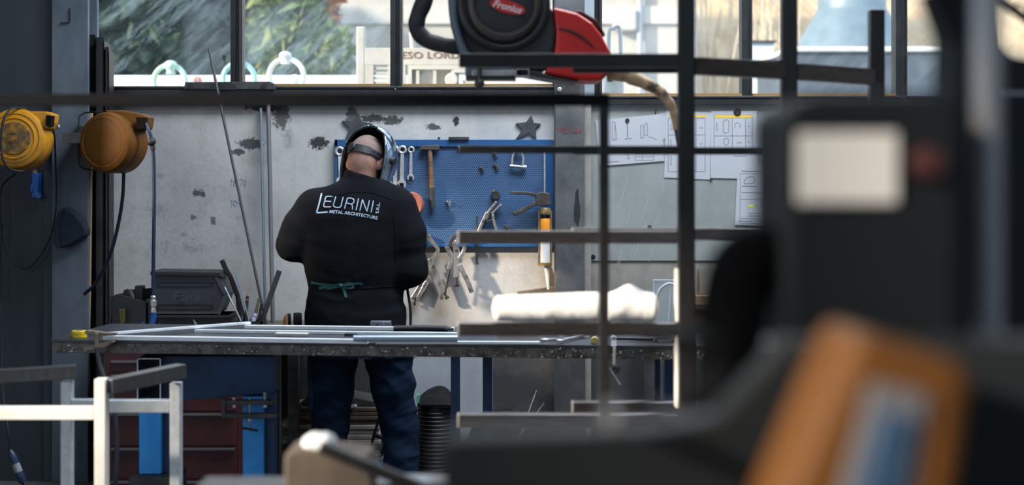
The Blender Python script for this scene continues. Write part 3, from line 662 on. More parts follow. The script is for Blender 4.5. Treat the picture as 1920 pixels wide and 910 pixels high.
q = lump(lambda s: (Vector((P(566 + 66 * s, 0, Yh0 + .05).x, Yh0 + .05, P(0, 832, Yh0 + .05).z)), .035 * end(s, .3), S(24 - 10 * abs(s - .4), YT) * end(s, .3)), 5, .004); tag(q.build('rag', rag), 'crumpled white rag lying on the beige block', 'rag')
A = P(600, 838, Yh0 - .025); B_ = P(800, 912, Yh0 - .025); B_.z = zt + .012
q = MB(); q.bar(A, B_, .02, S(22, YT)); tag(q.build('angle_bar', steel_black, bevel=.003), 'black angle bar sloping down beside the beige block', 'bar')
q = MB(); q.box(P(700, 0, YT + .1).x, YT + .07, zt, P(960, 0, YT + .1).x, YT + .16, zt + .012); tag(q.build('flat_bar', steel_grey, bevel=.002), 'grey flat bar lying on the trestle behind the black angle bar', 'bar')
# ------------------------------------------------------------------ welding table
ZT = .89
TA = G(95, 637, ZT); TB = G(1400, 650.5, ZT)
E1 = (TB - TA).normalized(); E2 = Vector((-E1.y, E1.x, 0)); TL = (TB - TA).length; TD = .66
def T(u, v, h=0): return TA + E1 * u + E2 * v + Vector((0, 0, h))
def TG(px, py, h=0): return G(px, py, ZT + h)
plate_m = mat('worn table plate', (.040, .045, .054), .42, .35, (.075, .08, .09), 5, bump=.05)
edge_m = mat('burnt table edge', (.17, .15, .135), .5, .4, (.045, .04, .038), 22, bump=.5)
tb = thing('welding_table', 'long steel welding table with a spatter covered edge on blue legs', 'table', T(TL/2, TD/2, -ZT))
q = MB(); q.hexa([T(0, 0, -.012), T(TL, 0, -.012), T(TL, TD, -.012), T(0, TD, -.012), T(0, 0), T(TL, 0), T(TL, TD), T(0, TD)]); q.build('top_plate', plate_m, tb, smooth=False, bevel=.0015)
q = MB()
def tbox(q, u0, v0, h0, u1, v1, h1): q.hexa([T(u0, v0, h0), T(u1, v0, h0), T(u1, v1, h0), T(u0, v1, h0), T(u0, v0, h1), T(u1, v0, h1), T(u1, v1, h1), T(u0, v1, h1)])
tbox(q, .004, .004, -.052, TL, .045, -.012); tbox(q, .004, TD - .045, -.052, TL, TD, -.012); tbox(q, .004, .045, -.052, .045, TD - .045, -.012)
q.build('edge_frame', edge_m, tb, smooth=False, bevel=.002)
q = MB(); rnd = random.Random(5)
for i in range(330):
    u = .05 + (TL - .1) * rnd.random(); 
    if u < .45 and rnd.random() < .7: continue
    r = rnd.choice((.0022, .003, .004, .0055)); q.ell(T(u, .003, -.016 - .034 * rnd.random()), (r * rnd.uniform(.8, 1.6), r, r), 8, 6)
q.build('weld_spatter', mat('weld spatter', (.50, .48, .46), .28, .7, (.10, .09, .085), 60), tb, kind='stuff')
YB = 6.08                                     # heavy blue beam and legs
q = MB()
a, b2 = P(257, 672, YB), P(302, 752, YB); dl = S(1.8, YB)
def rect_tube(q, x0, z0, x1, z1, Y0, Y1, t):
    q.box(x0, Y0, z0, x1, Y1, z0 + t); q.box(x0, Y0, z1 - t, x1, Y1, z1); q.box(x0, Y0, z0 + t, x0 + t, Y1, z1 - t); q.box(x1 - t, Y0, z0 + t, x1, Y1, z1 - t)
rect_tube(q, a.x, b2.z, b2.x, a.z, YB, YB + .5, .004); q.build('beam_end', mat('blue beam, bare end', (.05, .10, .22), .45, .1, (.03, .07, .16), 9), tb, smooth=False)
q = MB(); t_ = .0025; x0, x1, z0, z1 = a.x, b2.x, b2.z, a.z
q.box(x0, YB - .003, z0, x0 + .005, YB, z1); q.box(x1 - .005, YB - .003, z0, x1, YB, z1); q.box(x0, YB - .003, z1 - .004, x1, YB, z1)
q.build('sawn_edge', mat('pale sawn edge', (.62, .63, .66), .4, .3), tb, smooth=False)
q = MB(); q.prism([P(303, 668, YB + .05), P(513, 668, YB + .12), P(513, 738, YB + .12), P(303, 754, YB + .05)], (0, 0, 0), (0, .14, 0)); q.build('beam', blue_dark, tb, smooth=False, bevel=.003)
q = MB(); q.box(P(258, 0, YB).x, YB + .02, P(0, 892, YB).z, P(300, 0, YB).x, YB + .12, P(0, 752, YB).z); q.build('leg', blue_paint, tb, smooth=False, bevel=.004)
q = MB(); q.box(P(300, 0, YB).x, YB + .05, P(0, 892, YB).z, P(316, 0, YB).x, YB + .12, P(0, 752, YB).z); q.build('leg_shaded_side', blue_dark, tb, smooth=False)  # darker side of the leg, its shade put into the deep blue
q = MB(); q.box(P(455, 0, YB + .1).x, YB + .1, 0, P(495, 0, YB + .1).x, YB + .2, P(0, 744, YB + .1).z); q.build('leg', blue_paint, tb, smooth=False, bevel=.004)
q = MB(); q.box(P(495, 0, YB + .1).x, YB + .13, 0, P(513, 0, YB + .1).x, YB + .2, P(0, 740, YB + .1).z); q.build('leg_shaded_side', blue_dark, tb, smooth=False)
q = MB(); q.box(P(245, 0, YB).x, YB - .03, P(0, 912, YB).z, P(330, 0, YB).x, YB + .2, P(0, 893, YB).z); q.box(P(245, 0, YB).x, YB - .03, 0, P(262, 0, YB).x, YB + .2, P(0, 912, YB).z); q.box(P(313, 0, YB).x, YB - .03, 0, P(330, 0, YB).x, YB + .2, P(0, 912, YB).z)
q.build('foot_beam', steel_dark, tb, smooth=False, bevel=.003)
for px0, px1, Y0, mm in ((845, 862, 6.05, blue_dark), (905, 923, 6.45, blue_dark), (1222, 1238, 6.05, blue_dark), (1246, 1266, 6.4, blue_dark), (1320, 1345, 5.95, blue_dark)):
    q = MB(); q.box(P(px0, 0, Y0).x, Y0, 0, P(px1, 0, Y0).x, Y0 + .05, ZT - .05); q.build('leg', mm, tb, smooth=False, bevel=.002)
q = MB(); q.box(P(1210, 0, 6.0).x, 6.0, 0, P(1228, 0, 6.0).x, 6.03, ZT - .052); tag(q.build('steel_strut', steel_grey, smooth=False, bevel=.002), 'grey flat steel strut standing against the right table legs', 'strut')
# -- things lying on the table
blue_sheen = mat('galvanised strip', (.92, .94, .97), .35, 0, (.76, .81, .88), 14, stretch=(1, 6, 6))
fg = thing('steel_gate', 'long flat frame of thin galvanised bars lying on the table', 'frame', TG(500, 640, 0))
def lay(a, b2, wd, ht, h0=0.0): # bar lying on the plate between two picked points
    A, B_ = TG(*a), TG(*b2); A.z = B_.z = ZT + h0 + ht / 2; return A, B_, wd, ht
def laybar(name, a, b2, wd, ht, m, parent, h0=.001):
    q = MB(); A, B_, w_, h_ = lay(a, b2, wd, ht, h0); q.bar(A, B_, w_, h_); return q.build(name, m, parent, smooth=False, bevel=.001)
laybar('front_bar', (196, 637.5), (690, 645), .034, .016, blue_sheen, fg)
laybar('side_bar', (205, 636.3), (468, 615.5), .022, .010, blue_sheen, fg, .017)
laybar('back_bar', (460, 616.5), (852, 621), .030, .014, blue_sheen, fg)
laybar('middle_bar', (366, 624), (856, 630), .026, .012, blue_sheen, fg)
q = MB(); A = TG(366, 622, .0); q.prism([A + Vector((0, 0, .014)), A + Vector((.02, 0, .014)), A + Vector((-.008, 0, .05))], (0, 0, 0), (0, .004, 0)); q.build('bent_tab', steel_grey, fg, smooth=False)
tag(laybar('steel_strip', (705, 645.2), (1012, 646), .028, .010, blue_sheen, None), 'galvanised flat strip along the table edge right of the round tube', 'strip')
q = MB(); A = TG(663, 641, .012); B_ = TG(858, 622, .05); A.z, B_.z = ZT + .024, ZT + .024; q.cyl(A, B_, .0125, n=16); tag(q.build('round_tube', mat('blue grey tube', (.36, .44, .55), .38, .5), None), 'blue grey round tube lying across the table top', 'tube')
q = MB(); A, B_ = TG(518, 631.5), TG(577, 632.5); A.z = B_.z = ZT + .0135; q.bar(A, B_, .035, .004); tag(q.build('paper_strip', mat('cream tape', (.88, .84, .74), .7)), 'cream paper strip lying on the middle bar of the frame', 'strip')
q = MB(); c = TG(714, 616.2); c.z = ZT; q.box(c.x - S(19, 6.4), c.y - .03, ZT + .0, c.x + S(19, 6.4), c.y + .03, ZT + .031); blk = tag(q.build('welding_block', mat('dark grey block', (.10, .115, .14), .5, .5, (.16, .175, .2), 20), bevel=.002), 'dark grey square block with a hole on the table in front of the worker', 'block')
q = MB(); q.cyl((c.x - .012, c.y - .0315, ZT + .015), (c.x - .012, c.y - .028, ZT + .015), .007); q.build('hole', black_plastic, blk)
q = MB(); q.box(c.x + .012, c.y - .031, ZT + .001, c.x + .017, c.y - .0298, ZT + .030); q.build('seam', steel_grey, blk, smooth=False)
q = MB(); A, B_ = TG(738, 622.5), TG(838, 622.5); A.z = B_.z = ZT + .013; q.tube(cr([A, A.lerp(B_, .5) + Vector((0, 0, .002)), B_], 6), .0125, 12); q.cyl(B_, B_ + Vector((.02, 0, -.001)), .009, .006); tag(q.build('torch_grip', black_rubber), 'black rubber grip lying on the back of the table', 'grip')
q = MB(); A = TG(646, 637.5); A.z = ZT + .019; q.bar(A, A + Vector((.05, 0, 0)), .02, .012); tag(q.build('black_clip', black_plastic, bevel=.002), 'small black clip on the front bar of the frame', 'clip')
q = MB(); A = TG(842, 626); A.z = ZT + .018; q.bar(A - Vector((.018, 0, 0)), A + Vector((.018, 0, 0)), .02, .010); tag(q.build('black_clip', black_plastic, bevel=.002), 'small black clip at the right end of the middle bar', 'clip')
# yellow roll
c = TG(146, 634.5); t = thing('tape_roll', 'yellow adhesive tape roll lying on the left corner of the table', 'tape', (c.x, c.y + .02, ZT))
q = MB(); q.lathe((c.x, c.y + .02, ZT), (0, 0, 1), [(.014, .001), (.028, 0), (.030, .002), (.030, .013), (.0285, .014), (.030, .015), (.030, .026), (.028, .028), (.014, .028), (.014, .001)], 36); q.build('tape', yellow, t)
q = MB(); q.cyl((c.x, c.y + .02, ZT + .0), (c.x, c.y + .02, ZT + .031), .013); q.build('core', steel_grey, t)
# earth clamp
cc = TG(190, 640); YE = cc.y - .02
t = thing('earth_clamp', 'rusty beige earth clamp biting the table edge beside the yellow tape', 'clamp', (cc.x, cc.y, ZT))
q = MB(); q.prism([P(160, 621, YE), P(166, 619, YE), P(200, 624, YE), P(219, 624, YE), P(219, 629, YE), P(196, 630, YE), P(162, 627, YE)], (0, -.014, 0), (0, .018, 0)); q.build('upper_jaw', rust, t, smooth=False, bevel=.002)
q = MB(); q.prism([P(158, 652, YE), P(183, 645, YE), P(207, 638, YE), P(216, 641, YE), P(200, 650, YE), P(180, 655, YE), P(159, 658, YE)], (0, -.016, 0), (0, .010, 0)); q.build('lower_jaw', rust, t, smooth=False, bevel=.002)
q = MB(); q.prism([P(179, 624, YE), P(186, 624, YE), P(187, 652, YE), P(180, 652, YE)], (0, -.02, 0), (0, .0, 0)); q.build('pivot', rust, t, smooth=False, bevel=.002)
q = MB(); q.tube(cr([P(182, 650, YE - .01), P(186, 680, YE - .02), P(197, 715, YE - .03), P(213, 762, YE - .03), P(219, 830, YE - .03), P(217, 900, YE - .03), P(217, 960, YE), Vector((P(225, 0, YE).x, YE, .012))], 7), S(4.6, YE), 10); q.build('cable', mat('dark grey cable', (.035, .042, .055), .5), t)
# pliers, spanners and bits at the right
def spanner(A, B_, wd, th, up, m, name='spanner', label=None, parent=None, ring=True):
    A, B_ = Vector(A), Vector(B_); d = (B_ - A).normalized(); u = Vector(up).normalized(); r = d.cross(u).normalized(); L = (B_ - A).length
    prof = [(0, 1.0), (.1, .62), (.5, .5), (.86, .62)]
    pts = [A + d * L * .03 + r * wd * .5]; q = MB()
    R0 = wd * .95
    n = 14; poly = []
    for k in range(n + 1):                    # open jaw at B
        an = math.radians(35) + (2 * math.pi - math.radians(70)) * k / n
        poly.append(B_ - d * R0 * .6 + (d * math.cos(an) + r * math.sin(an)) * R0)
    poly += [B_ - d * R0 * .9 - r * R0 * .42, B_ - d * R0 * .9 + r * R0 * .42]
    q.prism(poly, -u * th / 2, u * th / 2)
    q.prism([A + d * R0 * .8 + r * wd * .36, B_ - d * R0 * 1.3 + r * wd * .42, B_ - d * R0 * 1.3 - r * wd * .42, A + d * R0 * .8 - r * wd * .36], -u * th * .4, u * th * .4)
    q.torus(A, u, R0 * .72, R0 * .3, 20, 8) if ring else None
    return q.build(name, m, parent, smooth=False, bevel=.0008)
zz = ZT + .004
def tg(px, py, h): v = TG(px, py); v.z = ZT + h; return v
tag(spanner(tg(1022, 640, .005), tg(1102, 634, .005), .018, .007, (0, 0, 1), chrome), 'chrome spanner lying on the table, its ring end nearest the table edge', 'spanner', 'spanners lying on the table')
tag(spanner(tg(1050, 645, .013), tg(1118, 629, .013), .016, .006, (0, 0, 1), chrome), 'chrome spanner crossing over another beside the yellow topped screwdriver', 'spanner', 'spanners lying on the table')
q = MB(); c = tg(1052, 640, .028); q.lathe(c - Vector((0, .02, 0)), (0, 1, 0), [(0, 0), (.014, 0), (.016, .002), (.016, .05), (.014, .052), (0, .052)], 22); q.cyl(c + Vector((0, .03, 0)), c + Vector((.05, .06, -.012)), .006); tag(q.build('socket', chrome), 'round chrome socket resting across the spanners', 'socket')
q = MB(); c = tg(1115, 645, .014); q.lathe(c - Vector((0, .02, 0)), (0, 1, 0), [(0, 0), (.012, 0), (.014, .003), (.014, .03), (.010, .06), (.006, .07)], 18); o = tag(q.build('screwdriver', mat('amber plastic', (.58, .45, .12), .35)), 'short screwdriver with a round yellow handle at the table edge', 'screwdriver')
q = MB(); q.cyl(c + Vector((0, .05, 0)), c + Vector((0, .13, -.006)), .003); q.build('blade', chrome, o)
c = tg(1150, 641, .012); o = thing('hammer', 'small ball hammer with a bright head lying on the table', 'hammer', (c.x, c.y, ZT))
q = MB(); q.lathe(c - Vector((0, .02, 0)), (0, 1, 0), [(.010, 0), (.012, .004), (.012, .015), (.008, .02), (.008, .04), (.011, .046), (.009, .058), (0, .062)], 16); q.build('head', chrome, o)
q = MB(); q.cyl(c + Vector((.004, .002, 0)), c + Vector((.17, .02, -.004)), .006, .008); q.build('handle', steel_black, o)
# small screw clamp with a pale handle hanging at the edge
c = P(1151, 650, 5.82); o = thing('screw_clamp', 'small screw clamp with a pale wooden handle hanging from the table edge', 'clamp', c)
q = MB(); q.cyl(P(1152, 652, 5.80), P(1151, 690, 5.80), S(3, 5.8), n=12); q.build('handle', mat('pale handle', (.72, .62, .50), .5), o)
q = MB(); q.lathe(P(1153, 692, 5.80), (0, -1, 0), [(0, -.02), (S(10, 5.8), -.02), (S(10, 5.8), .004), (S(5, 5.8), .01), (S(3, 5.8), .006)], 18); q.build('screw_nut', steel_dark, o)
q = MB(); q.cyl(P(1143, 690, 5.79), P(1163, 722, 5.79), S(1.8, 5.8), n=10); q.build('tommy_bar', steel_bright, o)
q = MB(); q.bar(P(1151, 652, 5.81), P(1151, 641, 5.84), .02, .012); q.build('jaw', steel_dark, o, smooth=False)
# white roll, clear case, timber offcut
q = MB(); a = tg(1226, 641, .029); q.lathe(a, (1, 0, 0), [(.016, 0), (.029, 0), (.029, .006), (.022, .008), (.022, .068), (.029, .07), (.029, .078), (.016, .078)], 28); tag(q.build('wire_spool', mat('frosted spool', (.68, .74, .80), .35)), 'small frosted white spool lying on the table beside the rack post', 'spool')
c = tg(1247, 622, 0); o = thing('clear_case', 'clear plastic case with frosted edges standing at the back of the table', 'case', (c.x, c.y, ZT))
YCc = c.y
def frost(name):
    m = bpy.data.materials.new(name); t = NT(m); t.b.inputs['Base Color'].default_value = (.80, .88, .94, 1); t.b.inputs['Roughness'].default_value = .3; t.b.inputs['Alpha'].default_value = .42; return m
clear = frost('clear plastic'); fro = mat('frosted plastic edge', (.82, .88, .93), .4)
x0, x1, z1 = P(1226, 0, YCc).x, P(1268, 0, YCc).x, P(0, 526, YCc).z
q = MB(); q.box(x0, YCc, ZT, x1, YCc + .06, z1); q.build('shell', clear, o, smooth=False, bevel=.003)
q = MB()
q.bar((x0, YCc - .001, ZT + .003), (x0, YCc - .001, z1), .006, .006, (0, 1, 0)); q.bar((x0, YCc - .001, z1), (x1, YCc - .001, z1), .006, .006, (0, 1, 0)); q.bar((x1, YCc - .001, ZT + .003), (x1, YCc - .001, z1), .006, .006, (0, 1, 0))
q.build('rim', fro, o, smooth=False)
q = MB(); q.tube(cr([P(1228, 575, YCc - .002), P(1236, 545, YCc - .002), P(1252, 532, YCc - .002), P(1264, 533, YCc - .002)], 6), .0045, 8); q.tube([P(1258, 540, YCc - .002), P(1254, 610, YCc - .002)], .004, 8); q.build('handle', fro, o)
c = tg(1308, 628, 0); o = thing('timber_stand', 'dark shelf block on the table carrying pale timber offcuts, right of the rack post', 'stand', (c.x, c.y + .1, ZT))
Yc = c.y + .05
q = MB(); q.box(P(1285, 0, Yc).x, Yc, ZT, P(1420, 0, Yc).x, Yc + .15, P(0, 590, Yc).z); q.box(P(1280, 0, Yc).x, Yc - .02, P(0, 580, Yc).z, P(1420, 0, Yc).x, Yc + .15, P(0, 570, Yc).z); q.box(P(1296, 0, Yc).x, Yc + .02, P(0, 590, Yc).z, P(1420, 0, Yc).x, Yc + .14, P(0, 580, Yc).z); q.build('shelf', wood_dark, o, smooth=False)
zb_ = P(0, 570, Yc).z
o2 = thing('timber_offcut', 'pale upright timber wedge on a small block, right of the rack post', 'offcut', (P(1315, 0, Yc).x, Yc + .03, zb_))
q = MB(); q.prism([P(1306, 570, Yc), P(1330, 570, Yc), P(1330, 555, Yc), P(1306, 555, Yc)], (0, 0, 0), (0, .05, 0)); q.build('block', wood, o2, smooth=False, bevel=.001)
q = MB(); q.prism([P(1307, 556, Yc), P(1314, 556, Yc), P(1312, 510, Yc), P(1310, 502, Yc), P(1308, 512, Yc)], (0, .015, 0), (0, .025, 0)); q.bar(P(1312, 554, Yc + .02), P(1330, 546, Yc + .02), .008, .006); q.build('wedge', wood, o2, smooth=False)
# black bar clamp gripping the second blue leg
Yq = 6.12; o = thing('bar_clamp', 'black double bar clamp with bright nuts fixed to the second blue table leg', 'clamp', (P(465, 0, Yq).x, Yq, P(0, 785, Yq).z))
def pb(q, a, b2, c, d, Y0, dep): q.box(P(a, 0, Y0).x, Y0, P(0, d, Y0).z, P(c, 0, Y0).x, Y0 + dep, P(0, b2, Y0).z)
q = MB(); pb(q, 424, 751, 512, 759, Yq, .03); q.build('upper_bar', steel_dark, o, smooth=False, bevel=.002)
q = MB(); pb(q, 415, 776, 520, 785, Yq, .03); pb(q, 415, 748, 423, 777, Yq, .03); q.build('lower_bar', steel_dark, o, smooth=False, bevel=.002)
q = MB(); q.cyl(P(468.5, 745, Yq + .015), P(468.5, 806, Yq + .015), S(2.6, Yq)); q.build('screw', steel_grey, o)
q = MB(); q.cyl(P(455, 803, Yq + .01), P(483, 808, Yq + .01), S(2.4, Yq)); q.build('tommy_bar', steel_black, o)
for px, py in ((439, 748), (439, 762), (497, 762), (468, 788)):
    q = MB(); q.cyl(P(px, py - 2.5, Yq + .015), P(px, py + 2.5, Yq + .015), S(4, Yq), n=6); q.build('nut', steel_bright, o, smooth=False)
q = MB(); q.cyl(P(497, 736, Yq + .015), P(497, 756, Yq + .015), S(3.5, Yq)); q.build('spindle', steel_grey, o)
q = MB(); q.box(P(505, 0, 6.35).x, 6.36, 0, P(523, 0, 6.35).x, 6.42, ZT - .055); tag(q.build('steel_angle', steel_dark, smooth=False, bevel=.002), 'dark steel angle standing upright beside the second blue leg', 'angle')
# ------------------------------------------------------------------ perforated tool panel and what hangs on it
YPB = 7.975
def peg_material():
    m = bpy.data.materials.new('perforated blue sheet'); t = NT(m)
    g = t.n('ShaderNodeTexCoord').outputs['Object']; sp = t.n('ShaderNodeSeparateXYZ'); t.lk(g, sp.inputs[0])
    s = .0115; rh = s * .866
    row = t.mth('DIVIDE', sp.outputs[2], rh); ri = t.mth('FLOOR', row); fz = t.mth('SUBTRACT', t.mth('FRACT', row), .5)
    off = t.mth('MULTIPLY', t.mth('PINGPONG', ri, 1), .5)
    fx = t.mth('SUBTRACT', t.mth('FRACT', t.mth('ADD', t.mth('DIVIDE', sp.outputs[0], s), off)), .5)
    fz = t.mth('MULTIPLY', fz, .866)
    d = t.mth('SQRT', t.mth('ADD', t.mth('MULTIPLY', fx, fx), t.mth('MULTIPLY', fz, fz)))
    hole = t.rng(d, .20, .27, 1, 0)
    n = t.noise(g, 6, 5); bl = t.mix(t.rng(n, .4, .7), (.020, .085, .22), (.014, .055, .15))
    t.lk(t.mix(t.mth('MULTIPLY', hole, .85), bl, (.22, .27, .34)), t.b.inputs['Base Color']); t.b.inputs['Roughness'].default_value = .45
    return m
peg_m = peg_material(); peg_plain = mat('blue sheet rim', (.018, .09, .25), .42)
x0, x1 = P(628, 0, YPB).x, P(1038, 0, YPB).x; z1, z0 = P(0, 262, YPB).z, P(0, 463, YPB).z
pb_ = thing('tool_board', 'blue perforated tool board on the wall behind the worker', 'board', ((x0+x1)/2, 7.97, z0))
q = MB(); q.box(x0 + .012, YPB, z0 + .012, x1 - .012, YPB + .004, z1 - .035); q.build('perforated_sheet', peg_m, pb_, smooth=False)
q = MB(); YE_ = YW - .001; q.box(x0, YPB - .012, z1 - .036, x1, YE_, z1); q.box(x0, YPB - .012, z0, x0 + .014, YE_, z1); q.box(x1 - .05, YPB - .010, z0, x1, YE_, z1 - .036); q.box(x0, YPB - .012, z0, x1, YE_, z0 + .013)
q.build('rim', peg_plain, pb_, smooth=False, bevel=.001)
YH = YPB - .012
def hang_spanner(top, bot, wd, label):
    A, B_ = P(top[0], top[1], YH), P(bot[0], bot[1], YH)
    return tag(spanner(A, B_, S(wd, YH), .010, (0, -1, 0), chrome), label, 'spanner', 'spanners hanging on the tool board')
hang_spanner((637, 284), (640, 346), 10, 'large chrome spanner at the left edge of the tool board, half hidden by the helmet')
hang_spanner((724, 282), (728, 352), 9, 'chrome combination spanner nearest the right side of the helmet')
hang_spanner((740, 281), (741, 356), 9, 'second chrome spanner right of the helmet')
hang_spanner((754.5, 281), (753, 351), 9, 'third chrome spanner right of the helmet')
hang_spanner((771, 281), (770, 337), 7, 'smallest chrome spanner, left of the wooden handled hammer')
q = MB(); q.bar(P(722, 340, YH - .012), P(737, 363, YH - .012), .012, .02); tag(q.build('steel_wedge', chrome, bevel=.003), 'bright slanted wedge hanging below the spanners', 'wedge')
for px in (637, 724, 740, 754.5, 771):
    pass
o = thing('hammer', 'hammer with a dirty wooden handle hanging on the tool board', 'hammer', P(808, 385, YH))
hm_ = mat('rusty dark iron', (.11, .10, .095), .5, .6, (.16, .12, .09), 30)
q = MB(); q.prism([P(786, 279, YH), P(792, 273, YH), P(824, 272, YH), P(825, 281, YH), P(816, 282, YH), P(800, 281, YH), P(787, 281, YH)], (0, -.026, 0), (0, -.001, 0)); q.build('head', hm_, o, bevel=.002)
q = MB(); q.tube(cr([P(806, 274, YH - .012), P(807, 310, YH - .012), P(809, 345, YH - .012), P(811, 389, YH - .012)], 6), lambda s: S(4.2 + .8 * math.sin(3 * s), YH), 12)
q.build('handle', mat('worn hammer handle', (.27, .15, .075), .55, 0, (.12, .07, .045), 16), o)
q = MB(); q.tube([P(809.4, 352, YH - .012), P(811.2, 389.5, YH - .012)], S(5.2, YH), 12); q.build('grip', mat('oily grip', (.05, .045, .045), .6), o)
# reddish abrasive roll
o = thing('abrasive_roll', 'round orange red abrasive roll hanging by the right shoulder of the worker', 'roll', P(773, 383, YH))
c = P(772, 384, YH - .022); rr = S(24, YH)
q = MB(); q.lathe(c, (-.25, -1, -.05), [(rr*.42, -.0), (rr, -.0), (rr, .035), (rr*.97, .038), (rr*.9, .0365), (rr*.8, .038), (rr*.7, .0365), (rr*.6, .038), (rr*.45, .037), (rr*.42, .034)], 44); q.build('coil', mat('red brown abrasive', (.42, .13, .085), .7, 0, (.30, .10, .075), 40), o)
q = MB(); q.lathe(c, (-.25, -1, -.05), [(0, 0), (rr*.43, 0), (rr*.43, .034), (rr*.38, .036), (rr*.16, .030), (rr*.14, .024), (0, .024)], 32); q.build('hub', mat('orange hub', (.60, .10, .03), .45), o)
# shackle
o = thing('shackle', 'bright steel shackle hanging at the upper right of the tool board', 'shackle', P(971, 313, YH))
q = MB(); q.tube(cr([P(960, 312, YH - .01), P(961, 296, YH - .01), P(966, 284, YH - .01), P(975, 284, YH - .01), P(981, 296, YH - .01), P(980, 312, YH - .01)], 6), S(2.3, YH), 10); q.build('bow', steel_bright, o)
q = MB(); q.cyl(P(956, 311, YH - .01), P(985, 314, YH - .01), S(2.8, YH)); q.cyl(P(981, 313.5, YH - .01), P(987, 314.2, YH - .01), S(4.4, YH)); q.build('pin', steel_bright, o)
q = MB(); q.cyl(P(969, 283, YPB), P(969, 283, YH - .03), .003); tag(q.build('peg_hook', hm_), 'small steel peg holding the shackle on the tool board', 'hook', 'pegs on the tool board')
for px, py, s, lb in ((903, 316, 1, 'small rusty peg left of centre on the upper tool board'), (930, 312, 1.2, 'rusty three pronged peg on the upper tool board below the black arm'), (928, 290, 1.0, 'small brownish peg just under the black arm'),
                  (841, 380, .9, 'small steel peg right of the hammer handle'), (952, 427, 1, 'small dark peg below the caulking gun lever'), (860, 276, .8, 'tiny bright peg left of the black arm end')):
    q = MB(); a = P(px, py, YPB); q.cyl(a, a + Vector((0, -.035, .004)), .0035); q.bar(a + Vector((-.012*s, -.006, .010*s)), a + Vector((.012*s, -.01, -.012*s)), .008, .008); q.bar(a + Vector((.010*s, -.008, .008)), a + Vector((.002, -.01, -.02*s)), .006, .006)
    tag(q.build('peg_hook', hm_ if s > .95 else steel_grey, bevel=.001), lb, 'hook', 'pegs on the tool board')
o = tag(MB().cyl(P(929, 366, YPB), P(929, 366, YPB - .03), S(9, YH), S(8, YH), n=8).build('steel_nut', steel_dark, smooth=False), 'greasy hexagonal nut hanging on the tool board above the small pliers', 'nut')
q = MB(); q.cyl(P(926, 358, YPB - .02), P(926, 358, YPB - .034), .006); q.build('brass_bit', mat('brass', (.55, .38, .12), .4, .8), o)
# locking pliers
def ribbon(q, pts, wd, dep, Y, m=0, k=5):     # flat strap swept along picked points, in the plane of the wall
    path = cr([P(x, y, Y) for x, y in pts], k); N = len(path); vs, fs = [], []; yv = Vector((0, dep / 2, 0))
    for i, p in enumerate(path):
        d = (path[min(i+1, N-1)] - path[max(i-1, 0)]).normalized(); s_ = Vector((0, 1, 0)).cross(d).normalized() * wd / 2
        vs += [p - s_ - yv, p + s_ - yv, p + s_ + yv, p - s_ + yv]
    for i in range(N - 1):
        for j in range(4): fs.append((4*i+j, 4*i+(j+1) % 4, 4*i+4+(j+1) % 4, 4*i+4+j))
    fs += [(3, 2, 1, 0), (4*N-4, 4*N-3, 4*N-2, 4*N-1)]
    q.add(vs, fs, m)
def pliers(label, Y, jaw, jaw2, body, lever, link, screw, wd, m=polished):
    xs = [p for p in body]; o = thing('locking_pliers', label, 'pliers', P(body[-1][0], body[-1][1], Y), 'locking pliers')
    w_ = S(wd, Y)
    for nm, pts, ws, dy in (('fixed_jaw', jaw, 1, 0), ('moving_jaw', jaw2, .8, -.004), ('body_handle', body, 1.25, 0), ('lever_handle', lever, 1, -.004), ('link', link, .5, -.002)):
        if pts:
            q = MB(); ribbon(q, pts, w_ * ws, .018 if nm != 'link' else .008, Y + dy); q.build(nm, m if nm != 'link' else steel_dark, o, smooth=True, bevel=.0045, seg=3)
    q = MB(); a, b2 = P(*screw[0], Y), P(*screw[1], Y); q.cyl(a, b2, w_ * .35); q.cyl(b2, b2 + (b2 - a).normalized() * .012, w_ * .6, n=10); q.build('adjusting_screw', steel_dark, o)
    q = MB(); c = P(*body[1], Y - .009); q.lathe(c, (0, -1, 0), [(.007, 0), (.007, .003), (0, .004)], 12); q.build('rivet', steel_dark, o)
    return o
YV = 7.950
pliers('C clamp locking pliers hanging at the worker right elbow', YV, [(798, 449), (803, 443), (812, 455), (821, 468), (817, 478), (808, 488)], None,
       [(806, 484), (812, 500), (822, 522), (834, 552)], [(800, 498), (810, 516), (822, 540), (829, 562)], [(806, 494), (818, 512)], ((832, 548), (837, 557)), 7)
pliers('largest locking pliers with open jaws, right of the others', YV - .024, [(838, 462), (841, 470), (846, 480), (845, 492), (842, 506)], [(866, 447), (871, 462), (868, 474), (860, 486)],
       [(850, 452), (856, 470), (856, 494), (856, 522)], [(861, 496), (869, 512), (878, 530), (885, 549)], [(846, 492), (838, 530), (834, 552)], ((855, 520), (856, 534)), 9)
q = MB()
ribbon(q, [(842, 462), (848, 448), (856, 442), (864, 444)], S(7, YV), .016, YV - .027); q.build('jaw_block', steel_dark, bpy.data.objects['locking_pliers.001'], smooth=False, bevel=.002)
pliers('small locking pliers hanging lowest beside the worker hip', YV + .022, [(797, 519), (803, 525), (812, 527), (817, 523)], None, [(796, 518), (788, 535), (779, 550), (773, 561)], [(800, 527), (793, 540), (786, 555), (783, 566)], [(797, 524), (787, 548)], ((780, 558), (777, 568)), 6)
pliers('grey locking pliers hanging on the tool board above the rack arm', 7.955, [(931, 378), (922, 390), (915, 400), (912, 412)], [(940, 384), (930, 393), (922, 402)], [(914, 398), (906, 415), (900, 428), (896, 440)], [(924, 402), (926, 415), (931, 432)], [(912, 416), (925, 412)], ((894, 405), (894, 492)), 5.5, mat('dull grey steel', (.42, .40, .37), .4, .7, (.30, .27, .24), 30))
q = MB()
